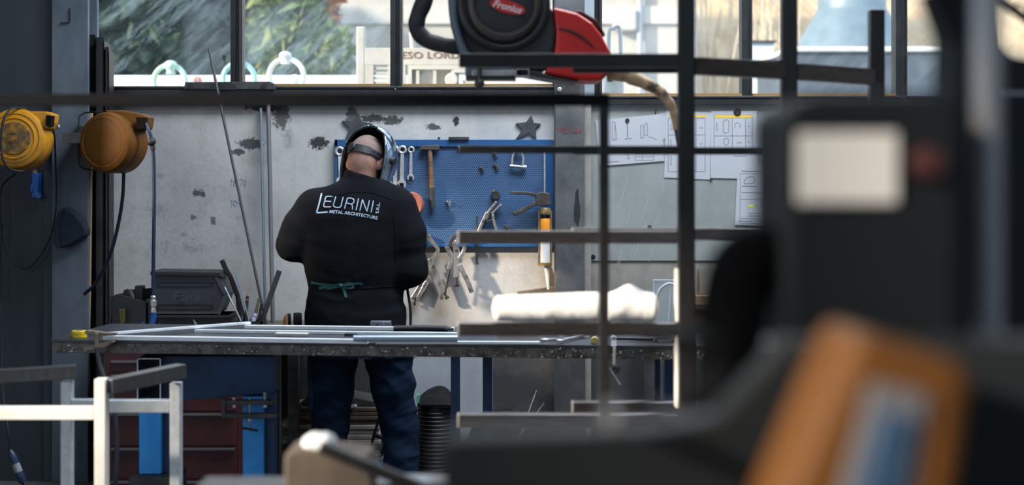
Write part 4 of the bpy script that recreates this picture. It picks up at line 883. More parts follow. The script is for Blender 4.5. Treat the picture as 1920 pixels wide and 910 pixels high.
for px, py, e in ((801, 441, (0, 0, 0)), (850, 443, (0, 0, 0)), (797, 512, (0, 0, 0))):
    q = MB(); a = P(px, py, YV); q.cyl(a + Vector((0, .0, 0)), a + Vector((0, YW - YV - .001, .004)), .004); tag(q.build('peg_hook', steel_dark), {801: 'dark peg carrying the clamp shaped pliers at the elbow', 850: 'dark peg carrying the largest locking pliers', 797: 'dark peg carrying the lowest small pliers'}[px], 'hook', 'pegs below the tool board')
# caulking gun
YC2 = 7.905; o = thing('caulking_gun', 'caulking gun with an amber cartridge hanging nose down on the tool board', 'caulking gun', P(1021, 520, YC2))
grimy = mat('grimy gun metal', (.05, .042, .038), .5, .3, (.12, .10, .085), 24)
q = MB(); q.cyl(P(1021, 286, YC2), P(1021, 380, YC2), S(2, YC2)); q.build('plunger_rod', steel_bright, o)
q = MB(); q.prism([P(1003, 366, YC2), P(1014, 360, YC2), P(1030, 362, YC2), P(1034, 374, YC2), P(1032, 385, YC2), P(1006, 386, YC2)], (0, -.015, 0), (0, .02, 0)); q.build('trigger_housing', grimy, o, smooth=False, bevel=.004)
q = MB(); ribbon(q, [(1006, 366), (985, 362), (972, 362), (957, 361)], S(6, YC2), .018, YC2); q.build('lever', grimy, o, smooth=False, bevel=.003)
q = MB(); ribbon(q, [(1006, 380), (990, 389), (975, 397), (962, 402)], S(8, YC2), .02, YC2); q.build('handle', grimy, o, smooth=False, bevel=.004)
brassy = mat('brassy carrier', (.50, .36, .16), .35, .7, (.26, .19, .10), 20)
q = MB(); rc = S(12.5, YC2)
q.lathe(P(1022, 497, YC2), (0, 0, 1), [(rc*.3, -.004), (rc, -.004), (rc*1.02, .012), (rc*.96, .014)], 24); q.lathe(P(1022, 398, YC2), (0, 0, 1), [(rc*.96, -.012), (rc*1.02, 0), (rc*.8, .022), (rc*.3, .024)], 24)
for sx in (-1, 1):
    a = P(1022, 0, YC2).x + sx * rc * .92
    q.box(a - .004, YC2 - .012, P(0, 497, YC2).z, a + .004, YC2 + .012, P(0, 396, YC2).z)
q.build('carrier', brassy, o)
rk = rc * .78; zt_, zm, zo, zb2 = P(0, 402, YC2).z, P(0, 412, YC2).z, P(0, 432, YC2).z, P(0, 494, YC2).z; xk = P(1022, 0, YC2).x
q = MB(); q.lathe((xk, YC2, zb2), (0, 0, 1), [(0, 0), (rk, 0), (rk, zo - zb2)], 24); q.build('cartridge', mat('white cartridge', (.72, .72, .73), .4), o)
q = MB(); q.lathe((xk, YC2, zo), (0, 0, 1), [(rk * 1.01, 0), (rk * 1.01, zm - zo), (rk * .9, zm - zo + .006)], 24); q.build('cartridge_label', mat('orange label', (.85, .30, .02), .45), o)
q = MB(); q.lathe((xk, YC2, zm), (0, 0, 1), [(rk * .7, 0), (rk * .7, zt_ - zm + .01), (0, zt_ - zm + .01)], 20); q.build('plunger', black_plastic, o)
q = MB(); q.cyl(P(1025, 498, YC2), P(1028, 543, YC2), S(5, YC2), S(2, YC2)); q.build('nozzle', mat('translucent nozzle', (.78, .74, .68), .4), o)
q = MB(); a = P(1021, 290, YC2); q.cyl(a, a + Vector((0, YPB - YC2 + .002, 0)), .003); tag(q.build('peg_hook', steel_dark), 'steel peg holding the rod of the caulking gun', 'hook', 'pegs on the tool board')
# angle of dark timber on the wall below
o = thing('timber_square', 'grimy timber angle fixed on the wall below the caulking gun', 'square', P(1010, 575, 7.93))
Yw2 = 7.95
q = MB(); q.prism([P(970, 548, Yw2), P(1042, 538, Yw2), P(1044, 552, Yw2), P(972, 561, Yw2)], (0, 0, 0), (0, YW - Yw2, 0)); q.build('upper_arm', wood_dark, o, smooth=False, bevel=.002)
q = MB(); q.prism([P(1020, 498, Yw2), P(1034, 500, Yw2), P(1054, 565, Yw2), P(1040, 570, Yw2)], (0, .06, 0), (0, YW - Yw2 - .001, 0)); q.build('rear_arm', wood_dark, o, smooth=False)
q = MB(); q.prism([P(972, 572, Yw2), P(1028, 554, Yw2), P(1054, 566, Yw2), P(1000, 580, Yw2)], (0, -.03, 0), (0, -.016, .0)); q.bar(P(1028, 554, Yw2 - .03), P(1054, 566, Yw2 - .03), .012, .02); q.bar(P(1040, 560, Yw2 - .02), P(1040, 560, YW), .02, .02); q.build('lower_arm', wood_dark, o, smooth=False)
# stars
star_m = mat('flat grey steel', (.055, .055, .062), .5, .3, (.085, .085, .09), 20)
def star(pts, label):
    q = MB(); q.prism([P(x, y, 7.985) for x, y in pts], (0, 0, 0), (0, .013, 0)); return tag(q.build('steel_star', star_m, smooth=False, bevel=.001), label, 'star', 'steel stars on the wall')
star([(996, 216), (1001, 230), (1014, 232), (1004, 241), (1006, 262), (992, 250), (966, 262), (980, 243), (967, 231), (986, 229)], 'dark steel star on the wall above the right end of the tool board')
star([(672, 212), (679, 228), (699, 232), (684, 241), (690, 264), (668, 252), (646, 265), (655, 240), (641, 226), (662, 227)], 'dark steel star half hidden behind the welding helmet')
q = MB(); pb(q, 841, 257, 879, 262, 7.95, .05); tag(q.build('steel_strip', steel_dark, smooth=False), 'short dark strip lying on the top rim of the tool board', 'strip')
q = MB(); q.lathe(P(823, 259, YW), (0, -1, 0), [(.006, -.002), (.006, .004), (0, .006)], 10); tag(q.build('nail_head', steel_black), 'small dark nail head above the tool board', 'nail')
# ------------------------------------------------------------------ zinc sheet with papers
zn = mat('brushed zinc panel', (.36, .385, .375), .45, .25, (.29, .31, .31), 3, stretch=(1, 1, 1), bump=.02)
YZ = 7.992
zp = thing('zinc_panel', 'grey zinc sheet fixed on the wall as a notice board', 'panel', (P(1290, 0, YZ).x, YZ, P(0, 490, YZ).z))
q = MB(); q.box(P(1106, 0, YZ).x, YZ, P(0, 489, YZ).z, P(1600, 0, YZ).x, YW - .0005, P(0, 194, YZ).z); q.build('sheet', zn, zp, smooth=False)
for px, py in ((1218, 427), (1112, 482)):
    q = MB(); q.lathe(P(px, py, YZ), (0, -1, 0), [(S(4.5, YZ), -.001), (S(4.5, YZ), .003), (0, .005)], 14); q.build('screw_head', steel_black, zp)
q = MB(); rnd = random.Random(3)
for i in range(16):
    px, py = rnd.uniform(1140, 1260), rnd.uniform(330, 470); L = rnd.uniform(15, 60); q.bar(P(px, py, YZ - .0004), P(px - L * .28, py + L, YZ - .0004), .0006, S(.8, YZ), (1, 0, 0))
q.build('scratches', mat('bright scratch', (.48, .51, .52), .4, .3), zp, smooth=False)
def sheet(label, pts, depth, prints, bands=(), extra=None):
    Y = YZ - .002 - depth; c = [sum(p[0] for p in pts) / 4, sum(p[1] for p in pts) / 4]
    o = thing('paper_sheet', label, 'paper', P(c[0], max(p[1] for p in pts), Y), 'papers on the zinc sheet')
    q = MB(); q.prism([P(x, y, Y) for x, y in pts], (0, -.0006, 0), (0, .0006, 0)); q.build('page', paper, o, smooth=False)
    q = MB()
    for ln in prints:
        wd = ln[0]
        for a, b2 in zip(ln[1:], ln[2:]): q.bar(P(*a, Y - .0009), P(*b2, Y - .0009), .0004, S(wd * 1.35, Y), (0, 0, 1) if abs(a[0]-b2[0]) > abs(a[1]-b2[1]) else (1, 0, 0))
    q.build('print', mat('grey print', (.15, .16, .22), .8), o, smooth=False)
    if bands:
        q = MB()
        for x0, y0, x1, y1 in bands: pb(q, x0, y0, x1, y1, Y - .0012, .0006)
        q.build('coloured_band', extra or orange_ink, o, smooth=False)
    return o
def rectl(w_, x0, y0, x1, y1): return (w_, (x0, y0), (x1, y0), (x1, y1), (x0, y1), (x0, y0))
sheet('landscape drawing sheet pinned crookedly at the left of the zinc panel', [(1116, 226), (1239, 214), (1246, 302), (1124, 312)], .004,
      [rectl(.7, 1148, 229, 1153, 262), (.7, (1153, 232), (1157, 262), (1150, 263)), (1.2, (1176, 225), (1177, 258)), (1, (1171, 261), (1184, 260)), rectl(.7, 1201, 235, 1206, 259), rectl(.7, 1209, 232, 1214, 254), (.6, (1216, 256), (1232, 262)), (1.0, (1177, 286), (1178, 298), (1181, 296)), rectl(.6, 1191, 288, 1226, 301), (.6, (1191, 294), (1226, 294)), (.6, (1205, 288), (1205, 301)), (.8, (1125, 305), (1160, 303))])
sheet('portrait list with a yellow header, middle sheet of the zinc panel', [(1249, 208), (1333, 211), (1331, 337), (1245, 333)], .002,
      [rectl(.7, 1253, 222, 1322, 322), (.7, (1253, 253), (1322, 253)), (.7, (1253, 285), (1322, 285)), (.7, (1305, 222), (1305, 322)), (1, (1258, 232), (1258, 246)), (1, (1258, 262), (1258, 278)), (1, (1258, 292), (1258, 310)), (.8, (1312, 240), (1318, 240)), (.8, (1312, 270), (1318, 270))], [(1255, 216, 1324, 220)])
sheet('portrait list with a yellow header under the big black magnet', [(1333, 208), (1419, 208), (1421, 336), (1332, 334)], .003,
      [rectl(.7, 1339, 216, 1411, 284), (.7, (1339, 255), (1411, 255)), (.7, (1373, 220), (1373, 284)), (.7, (1398, 220), (1398, 284)), (.8, (1356, 228), (1362, 224), (1367, 228), (1366, 248), (1359, 250), (1356, 246), (1356, 228)), (.8, (1378, 240), (1378, 232), (1384, 230), (1388, 234), (1387, 240)), (1, (1344, 230), (1344, 246)), (.8, (1357, 262), (1362, 259), (1366, 262), (1366, 270), (1361, 273), (1357, 270), (1357, 262)), (.8, (1382, 270), (1387, 266), (1391, 270)), (.7, (1375, 293), (1400, 293)), (1.2, (1402, 237), (1406, 237)), (1.2, (1402, 267), (1406, 267))], [(1340, 216, 1411, 221)])
sheet('curled portrait sheet with handwriting at the lower right of the zinc panel', [(1383, 310), (1468, 308), (1466, 425), (1378, 422)], .006,
      [(1, (1390, 321), (1433, 322)), rectl(.6, 1388, 326, 1434, 420), (.8, (1395, 340), (1400, 333), (1412, 331), (1416, 338), (1412, 344), (1396, 345), (1395, 340)), (1, (1391, 349), (1418, 350)), (1, (1390, 361), (1444, 362)), (.6, (1388, 374), (1434, 374)), (1, (1440, 318), (1446, 330), (1435, 340), (1444, 352), (1432, 360)), (1, (1436, 392), (1448, 378), (1456, 372), (1448, 386), (1436, 392)), (.8, (1402, 400), (1438, 401)), (.8, (1404, 405), (1436, 406)), (.6, (1388, 410), (1464, 412)), (.8, (1420, 414), (1460, 416)), (.8, (1384, 415), (1410, 416))],
      [(1404, 384, 1414, 389)], mat('yellow green highlighter', (.72, .80, .05), .7))
q = MB(); q.prism([P(1238, 212, YZ - .0015), P(1252, 211, YZ - .0015), P(1253, 260, YZ - .0015), P(1240, 262, YZ - .0015)], (0, -.0005, 0), (0, .0005, 0)); tag(q.build('paper_sheet', paper, smooth=False), 'paper corner tucked between the crooked drawing and the middle list', 'paper', 'papers on the zinc sheet')
for px, py, r, lb in ((1382, 210, 7, 'big black magnet on the right list'), (1440, 306, 6, 'dark grey magnet above the curled sheet'), (1176, 226, 4, 'small black magnet on the crooked drawing'), (1333, 336, 2.2, 'tiny black magnet under the two lists')):
    q = MB(); q.lathe(P(px, py, YZ), (0, -1, 0), [(S(r, YZ), -.003), (S(r, YZ), .010), (S(r*.8, YZ), .013), (S(r*.4, YZ), .012), (0, .012)], 24)
    tag(q.build('magnet', black_plastic if r != 6 else mat('grey magnet', (.12, .11, .11), .5)), lb, 'magnet', 'magnets on the zinc sheet')
q = MB(); q.tube([P(1229, 213, YZ), P(1229, 206, YZ - .01), P(1232, 205, YZ - .012)], .002, 6); q.cyl(P(1229, 213, YZ + .002), P(1229, 213, YZ - .004), .004); tag(q.build('wire_hook', steel_black), 'bent black wire hook at the top of the zinc panel', 'hook')
# ------------------------------------------------------------------ hose reels at the left
reel_y = mat('yellow reel plastic', (.62, .27, .008), .45, 0, (.24, .12, .02), 7, .52, .75)
reel_o = mat('orange reel plastic', (.14, .052, .004), .55, 0, (.085, .032, .004), 4, .45, .75, spec=.25)
grime = mat('oily grime', (.10, .065, .03), .6, 0, (.40, .18, .015), 22, .42, .62)
groove = mat('reel groove', (.16, .08, .02), .6)
def reel(label, cx, cy, Yc, R, axis, body_m, face_m, mouth, inner, hub=True):
    c = P(cx, cy, Yc); ax = Vector(axis).normalized(); r = S(R, Yc)
    o = thing('hose_reel', label, 'hose reel', (c.x, c.y, c.z - r), 'hose reels on the left column')
    q = MB(); W = r * .62
    q.lathe(c, ax, [(r*.5, -W), (r*.93, -W), (r, -W*.8), (r, W*.05), (r*.985, W*.06), (r*.985, W*.12), (r, W*.13), (r, W*.55), (r*.95, W*.78), (r*.86, W*.86), (r*.5, W*.9), (0, W*.9)], 56)
    q.build('drum', body_m, o)
    q = MB(); q.torus(c + ax * W * .87, ax, r * .80, r * .012, 56, 8); q.build('rim_groove', groove, o)
    if hub:
     q = MB(); q.lathe(c + ax * W * .87, ax, [(0, .012), (r*inner, .009), (r*inner + .004, .002), (r*inner + .004, -.01)], 48); q.build('cover_disc', face_m, o)
     q = MB(); q.lathe(c + ax * (W * .87 + .010), ax, [(0, .004), (r*.10, .004), (r*.12, 0), (r*.12, -.004)], 24); q.torus(c + ax * (W * .87 + .012), ax, r*.16, r*.012, 24, 6); q.build('hub_cap', face_m, o)
    # mouth where the hose comes out
    pts, dpt = mouth; d0 = Vector((0, dpt, 0))
    q = MB(); q.prism([P(x, y, Yc - W * .55) for x, y in pts], (0, 0, 0), d0); q.build('mouth', body_m, o, smooth=False, bevel=.006)
    return o, c, ax, r, W
o, c, ax, r, W = reel('bright yellow hose reel with a grimy round cover at the left edge of the picture', 36, 262, 7.42, 57, (.02, -1, .06), reel_y, grime, ([(20, 208), (84, 209), (98, 214), (96, 230), (90, 242), (76, 240), (60, 215)], .12), .52)
q = MB(); q.torus(c + ax * W * .885, ax, r*.66, r*.03, 56, 8); q.build('cover_ring', reel_y, o)
q = MB(); q.prism([P(88, 216, 7.36), P(97, 217, 7.36), P(95, 238, 7.36), P(87, 236, 7.36)], (0, -.012, 0), (0, .05, 0)); q.build('outlet', void_black, o, smooth=False)
q = MB(); q.box(c.x - .05, c.y + W * .9, c.z - .06, c.x + .05, YC + .05, c.z + .06); q.build('bracket', steel_dark, o, smooth=False)
q = MB(); q.tube(cr([P(48, 204, 7.4), P(24, 203, 7.32), P(8, 222, 7.28), P(2, 262, 7.27), P(6, 300, 7.27), P(20, 318, 7.3), P(44, 322, 7.36)], 8), .006, 8); q.build('cord', black_rubber, o)
q = MB(); q.tube(cr([P(92, 226, 7.38), P(101, 250, 7.5), P(104, 300, 7.66), P(105, 390, 7.68), P(92, 450, 7.68), P(60, 498, 7.67), P(30, 498, 7.67), P(8, 460, 7.67), P(0, 400, 7.67), P(4, 350, 7.67), P(30, 326, 7.5)], 8), .0045, 8); q.build('hanging_loop', black_rubber, o)
o2, c, ax, r, W = reel('dull orange hose reel with a blue hose beside the dark steel profiles', 212, 268, 7.40, 57, (-.36, -.93, .02), reel_o, reel_o, ([(196, 207), (230, 207), (262, 213), (279, 219), (276, 240), (272, 244), (240, 243), (228, 238)], .12), .70, False)
q = MB(); q.prism([P(256, 220, 7.325), P(275, 221, 7.325), P(272, 241, 7.325), P(258, 243, 7.325)], (0, -.012, 0), (0, .06, 0)); q.build('outlet', void_black, o2, smooth=False)
q = MB(); q.box(XC1 - .05, c.y + W * .55, c.z + .0, c.x + .03, YC - .005, c.z + .05); q.box(XC1 - .05, YC - .02, c.z - .08, XC1 - .002, YC + .01, c.z + .09); q.build('bracket', steel_dark, o2, smooth=False)
q = MB(); q.tube(cr([P(270, 228, 7.33), P(279, 245, 7.32), P(284, 262, 7.32), P(288, 300, 7.32), P(289, 380, 7.32), P(288, 470, 7.32), P(287, 556, 7.32)], 8), S(3.4, 7.32), 10); q.build('hose', dark_blue_hose, o2)
q = MB(); q.ell(P(284, 266, 7.32), (S(8.5, 7.32),) * 3, 20, 12); q.cyl(P(286, 274, 7.32), P(287, 281, 7.32), S(5, 7.32)); q.build('stop_ball', black_rubber, o2)
q = MB(); q.tube(cr([P(232, 324, 7.45), P(230, 370, 7.5), P(222, 420, 7.55), P(206, 480, 7.6), P(180, 530, 7.66), P(158, 552, 7.69)], 8), S(3.4, 7.5), 10); q.build('supply_hose', mat('navy hose', (.012, .022, .045), .45), o2)
q = MB(); q.tube(cr([P(196, 211, 7.5), P(165, 211, 7.66), P(152, 216, 7.68), P(148, 228, 7.68), P(148, 300, 7.68), P(153, 314, 7.68), P(172, 319, 7.62), P(185, 320, 7.5)], 6), S(1.5, 7.6), 8); q.build('wire_bail', black_rubber, o2)
# air gun on the hose
c = P(287, 556, 7.32); o = thing('air_gun', 'blue air blow gun hanging from the end of the blue hose', 'air gun', P(285, 618, 7.32))
q = MB(); q.lathe(c, (0, 0, -1), [(S(4, 7.32), -.004), (S(5.5, 7.32), .002), (S(4.5, 7.32), .016), (S(6.5, 7.32), .020), (S(6.5, 7.32), .046), (S(4.8, 7.32), .050), (S(5.5, 7.32), .066), (S(5.5, 7.32), .076)], 20); q.build('coupling', steel_bright, o)
q = MB(); ribbon(q, [(288, 586), (287, 602), (281, 617), (268, 622)], S(10, 7.32), .02, 7.32); q.build('handle', blue_plastic, o, smooth=False, bevel=.003)
q = MB(); ribbon(q, [(268, 604), (270, 622)], S(4.5, 7.32), .012, 7.32); q.build('trigger', blue_plastic, o, smooth=False, bevel=.002)
# blue coupler on the partition
Yb = 7.70; o = thing('air_coupler', 'blue compressed air outlet fixed on the dark partition below the yellow reel', 'air outlet', P(66, 376, Yb))
q = MB(); q.lathe(P(64, 318, Yb), (0, 0, -1), [(S(6, Yb), 0), (S(5, Yb), .01), (S(6, Yb), .018)], 12); q.build('ferrule', mat('dull ferrule', (.25, .2, .16), .5, .6), o)
q = MB(); pb(q, 58, 325, 71, 372, Yb - .02, .08); pb(q, 55, 345, 62, 362, Yb - .03, .03); q.build('body', blue_plastic, o, bevel=.006)
q = MB(); ribbon(q, [(66, 362), (72, 366), (76, 372)], S(9, Yb), .03, Yb - .015); q.build('lever', blue_plastic, o, smooth=False, bevel=.004)
# cap on the column
Yh = 7.66; o = thing('cloth_cap', 'dark navy cloth cap hanging on the blue grey column', 'cap', P(135, 465, Yh)); navy_cloth = mat('navy cloth', (.012, .020, .038), .85, 0, (.018, .03, .055), 20)
q = MB()
q.prism([P(117, 391, Yh), P(124, 389, Yh), P(142, 400, Yh), P(157, 418, Yh), P(165, 432, Yh), P(164, 441, Yh), P(150, 449, Yh), P(130, 462, Yh), P(114, 466, Yh), P(109, 455, Yh), P(111, 420, Yh)], (0, -.03, 0), (0, .06, 0)); q.build('crown', navy_cloth, o, bevel=.02, seg=4)
q = MB(); ribbon(q, [(119, 395), (112, 420), (111, 450), (114, 464)], S(6, Yh), .11, Yh); q.build('brim', navy_cloth, o, smooth=False, bevel=.004)
q = MB(); q.cyl(P(128, 400, YC + .005), P(128, 400, YC - .05), .004); tag(q.build('peg_hook', steel_black), 'short peg on the column under the navy cap', 'hook')
q = MB(); q.tube([P(131, 15, YC - .006), P(131, 40, YC - .006), P(129, 43, YC - .006), P(113, 43, YC - .006)], .003, 8); q.cyl(P(131, 16, YC + .002), P(131, 16, YC - .008), .003); tag(q.build('wire_hook', steel_black), 'thin bent wire fixed high on the blue grey column', 'hook')
q = MB(); q.ell(P(110, 237, YC), (.006, .004, .010), 10, 6); tag(q.build('paint_drip', mat('white paint', (.7, .7, .7), .5)), 'small white paint drip on the column right of the yellow reel', 'paint drip')
# profiles leaning in the corner, wood batten
for (a, b2, yt, Y, lb) in ((164, 179, 65, 7.84, 'dark steel channel standing in the corner beside the column, lit edge first'), (178, 195, 70, 7.80, 'widest dark steel channel in the corner by the window'), (196, 204, 88, 7.80, 'narrow dark steel channel nearest the bare wall')):
    x0, x1 = P(a, 0, Y).x, P(b2, 0, Y).x; zt = P(0, yt, Y).z; q = MB(); t_ = .006
    q.box(x0, Y, .0, x1, Y + t_, zt); q.box(x0, Y, 0, x0 + t_, Y + .10, zt - .01); q.box(x1 - t_, Y, 0, x1, Y + .10, zt - .02)
    tag(q.build('steel_channel', steel_black, smooth=False, bevel=.001), lb, 'steel channel', 'steel channels in the corner')
q = MB(); q.prism([P(166, 212, 7.76), P(172, 212, 7.76), P(170, 400, 7.76), P(168, 560, 7.76), P(164.5, 700, 7.76), P(158, 700, 7.76), P(160, 360, 7.76), P(157, 352, 7.76), P(157.5, 340, 7.76), P(163, 338, 7.76)], (0, 0, 0), (0, .025, 0))
q.box(P(160, 0, 7.76).x, 7.762, 0, P(166, 0, 7.76).x, 7.783, P(0, 690, 7.76).z); tag(q.build('timber_batten', wood, smooth=False), 'pale timber batten standing between the column and the dark channels', 'batten')
# rods leaning on the wall
def rod(a, b2, Ya, Yb, rp, m, label, k=None):
    A, B_ = P(a[0], a[1], Ya), P(b2[0], b2[1], Yb); d = (B_ - A); 
    B2 = A + d * ((A.z - .785) / (A.z - B_.z)); B2.y = min(B2.y, 7.9)
    q = MB(); q.cyl(A, B2, S(rp, 7.8), n=12); return tag(q.build('steel_rod', m), label, 'rod', 'rods leaning on the wall')
o = rod((392, 93), (489, 560), 7.90, 7.78, 2.6, mat('brown grey rod', (.10, .10, .105), .45, .5), 'long thin rod leaning across the window sill down to the bench', 1)
rod((489, 203), (498, 612), 7.97, 7.86, 2.8, mat('zinc blue rod', (.28, .36, .42), .35, .6), 'blue grey threaded rod upright against the wall')
rod((503, 196), (512, 612), 7.96, 7.84, 4.2, mat('dull grey tube', (.22, .22, .24), .4, .5), 'thicker grey tube upright against the wall beside the blue grey rod')
rod((203, 396), (196, 620), 7.97, 7.90, 2.3, steel_grey, 'short bright rod upright in front of the dark corner channels')
# flat tool on the window sill
Ys = 7.93; o = thing('tool_holder', 'black flat tool holder lying on the window sill', 'holder', P(430, 168, Ys))
q = MB(); q.prism([P(345, 167, Ys), P(347, 154, Ys), P(506, 153, Ys), P(514, 157, Ys), P(514, 168, Ys)], (0, 0, 0), (0, .07, 0)); q.build('body', mat('black worn plastic', (.035, .036, .038), .45, 0, (.07, .07, .07), 20), o, smooth=False, bevel=.003)
q = MB(); q.prism([P(392, 168, Ys - .004), P(400, 154, Ys - .004), P(434, 154, Ys - .004), P(446, 168, Ys - .004)], (0, 0, 0), (0, .005, 0)); q.build('recess', black_plastic, o, smooth=False)
for px, r in ((358, .018), (494, .014)): q = MB(); q.lathe(P(px, 161, Ys), (0, -1, 0), [(r, -.002), (r, .003), (0, .004)], 16); q.build('round_hole', black_plastic, o)
# ------------------------------------------------------------------ low bench along the wall, red drawer chest under it
ZB = .785
bn = thing('wall_bench', 'dark wooden bench top along the wall behind the table, left of the worker', 'bench', (P(380, 0, 7.6).x, 7.7, 0))
xb0, xb1 = P(196, 0, 7.5).x, P(566, 0, 7.5).x
q = MB(); q.box(xb0, 7.40, ZB - .04, xb1, 7.98, ZB); q.build('top', wood_dark, bn, smooth=False, bevel=.003)
for xx in (xb0 + .01, xb1 - .06):
    for yy in (7.44, 7.9): q = MB(); q.box(xx, yy, 0, xx + .05, yy + .05, ZB - .04); q.build('leg', steel_dark, bn, smooth=False)
ch = thing('drawer_chest', 'dark red steel drawer chest under the wall bench', 'drawer chest', (P(335, 0, 7.2).x, 7.4, 0))
YD = 7.0; xd0, xd1 = P(196, 0, YD).x, P(455, 0, YD).x
ztc = P(0, 668, YD).z
q = MB(); q.box(xd0, YD + .012, .0, xd1, YD + .36, ztc + .02); q.build('cabinet', red_paint, ch, smooth=False, bevel=.003)
ys = (674, 700, 719, 773, 838, 900, 950)
for i in range(6):
    z1, z0 = P(0, ys[i], YD).z - .004, P(0, ys[i+1], YD).z + .006
    q = MB(); q.box(P(208, 0, YD).x, YD, z0, P(443, 0, YD).x, YD + .014, z1); d = q.build('drawer', red_paint, ch, smooth=False, bevel=.002)
    q = MB(); q.box(P(209, 0, YD).x, YD - .014, z1 - .012, P(441, 0, YD).x, YD, z1 - .002); q.build('handle', mat('grey drawer rail', (.16, .165, .175), .4, .6), d, smooth=False, bevel=.001)
# grey storage box with angled front
YX = 7.50; box_m = mat('grey blue crate', (.036, .042, .050), .5, 0, (.026, .030, .035), 9); bx_d = mat('dark crate', (.012, .014, .016), .55, 0, (.020, .022, .024), 12)
lo = thing('storage_bin', 'grey open fronted storage bin with a low ribbed side, under the embossed bin', 'bin', (P(365, 0, YX).x, YX + .1, ZB))
zl = P(0, 592, YX).z
q = MB(); q.box(P(294, 0, YX).x, YX + .01, ZB, P(428, 0, YX).x, YX + .24, zl); q.box(P(290, 0, YX).x, YX, zl - .014, P(432, 0, YX).x, YX + .25, zl); q.build('body', bx_d, lo, smooth=False, bevel=.003)
q = MB()
for k in range(3): z = ZB + .012 + k * .010; q.box(P(306, 0, YX).x, YX + .004, z, P(414, 0, YX).x, YX + .011, z + .004)
q.build('ribs', bx_d, lo, smooth=False)
up = thing('embossed_bin', 'grey storage bin with embossed lettering and a slanted front', 'bin', (P(360, 0, YX).x, YX + .1, zl))
q = MB(); YX2 = YX + .02
pts = [(289, 590), (289, 516), (404, 514), (424, 553), (409, 589)]
q.prism([P(x, y, YX2) for x, y in pts], (0, 0, 0), (0, .22, 0)); q.build('body', box_m, up, smooth=False, bevel=.003)
q = MB(); q.prism([P(283, 516, YX2), P(283, 509, YX2), P(412, 511, YX2), P(418, 520, YX2), P(404, 518, YX2)], (0, -.012, 0), (0, .235, 0)); q.build('top_rim', bx_d, up, smooth=False, bevel=.002)
q = MB()
for a, b2 in (((404, 516), (424, 553)), ((424, 553), (409, 590))): q.bar(P(*a, YX2 - .004), P(*b2, YX2 - .004), .02, .008, (0, 1, 0))
q.bar(P(288, 587, YX2), P(410, 587, YX2), .016, .010)
q.build('edge_rim', mat('grey crate edge', (.05, .058, .068), .45), up, smooth=False, bevel=.001)
q = MB()
for y in (533, 575):
    pts = cr([P(302, y - 3.5, YX2 - .002), P(392, y - 3.5, YX2 - .002), P(396, y, YX2 - .002), P(392, y + 4, YX2 - .002), P(302, y + 4, YX2 - .002), P(298, y, YX2 - .002)], 6, True); q.tube(pts, .0022, 6, True)
q.build('embossed_rib', mat('crate rib', (.018, .02, .024), .45), up)
vs_, fs_ = text_mesh('Fami', shear=.35, bold=.005); uv = fit(vs_)
q = MB(); q.add([P(324 + 52 * u, 566 - 19 * v, YX2 - .0025) for u, v in uv], fs_); q.build('embossed_lettering', mat('crate letter', (.055, .062, .072), .4), up, smooth=False)
# things beside and on the bins
o = thing('dark_crate', 'black open crate holding scrap pieces at the left end of the wall bench', 'crate', (P(247, 0, 7.45).x, 7.55, ZB)); Yk = 7.45
q = MB(); q.prism([P(205, 626, Yk), P(212, 556, Yk), P(222, 552, Yk), P(278, 568, Yk), P(278, 626, Yk)], (0, 0, 0), (0, .012, 0)); q.prism([P(205, 626, Yk), P(212, 550, Yk), P(278, 545, Yk), P(278, 626, Yk)], (0, .2, 0), (0, .212, 0))
q.box(P(205, 0, Yk).x, Yk, ZB, P(211, 0, Yk).x, Yk + .21, P(0, 556, Yk).z); q.box(P(273, 0, Yk).x, Yk, ZB, P(278, 0, Yk).x, Yk + .21, P(0, 562, Yk).z); q.box(P(205, 0, Yk).x, Yk, ZB, P(278, 0, Yk).x, Yk + .21, ZB + .01); q.build('crate', bx_d, o, smooth=False, bevel=.002)
for i, (a, b2, w_, lb) in enumerate((((226, 556), (228, 592), 22, 'black square offcut standing in the dark crate'), ((236, 543), (256, 585), 8, 'dark flat bar slanting in the dark crate'), ((244, 546), (280, 590), 5, 'thin grey strip slanting in the dark crate'))):
    q = MB(); A, B_ = P(a[0], a[1], Yk + .05 + .03 * i), P(b2[0], 628, Yk + .05 + .03 * i); B_.z = ZB + .028; q.bar(A, B_, S(w_, Yk), .012, (0, 1, 0)); tag(q.build('scrap_piece', steel_black if i < 2 else steel_grey, smooth=False, bevel=.001), lb, 'offcut', 'scrap in the dark crate')
q = MB(); q.box(P(243, 0, Yk).x, Yk + .10, ZB + .011, P(258, 0, Yk).x, Yk + .16, P(0, 539, Yk).z); tag(q.build('scrap_piece', steel_black, smooth=False, bevel=.004), 'black block rising highest from the dark crate', 'offcut', 'scrap in the dark crate')
YPp = 7.40
o = thing('yellow_handle_pliers', 'pliers with dirty yellow grips standing in front of the black crate', 'pliers', (P(226, 0, YPp).x, YPp, ZB))
q = MB(); q.prism([P(222, 581, YPp), P(233, 580, YPp), P(233, 604, YPp), P(229, 612, YPp), P(225, 610, YPp)], (0, 0, 0), (0, .02, 0)); q.build('grip', mat('dirty yellow grip', (.10, .075, .015), .6), o, smooth=False, bevel=.003)
q = MB(); q.tube(cr([P(220, 626, YPp + .01), P(222, 612, YPp + .01), P(228, 607, YPp + .01), P(234, 612, YPp + .01), P(236, 626, YPp + .01)], 5), .004, 8); q.build('jaws', steel_grey, o)
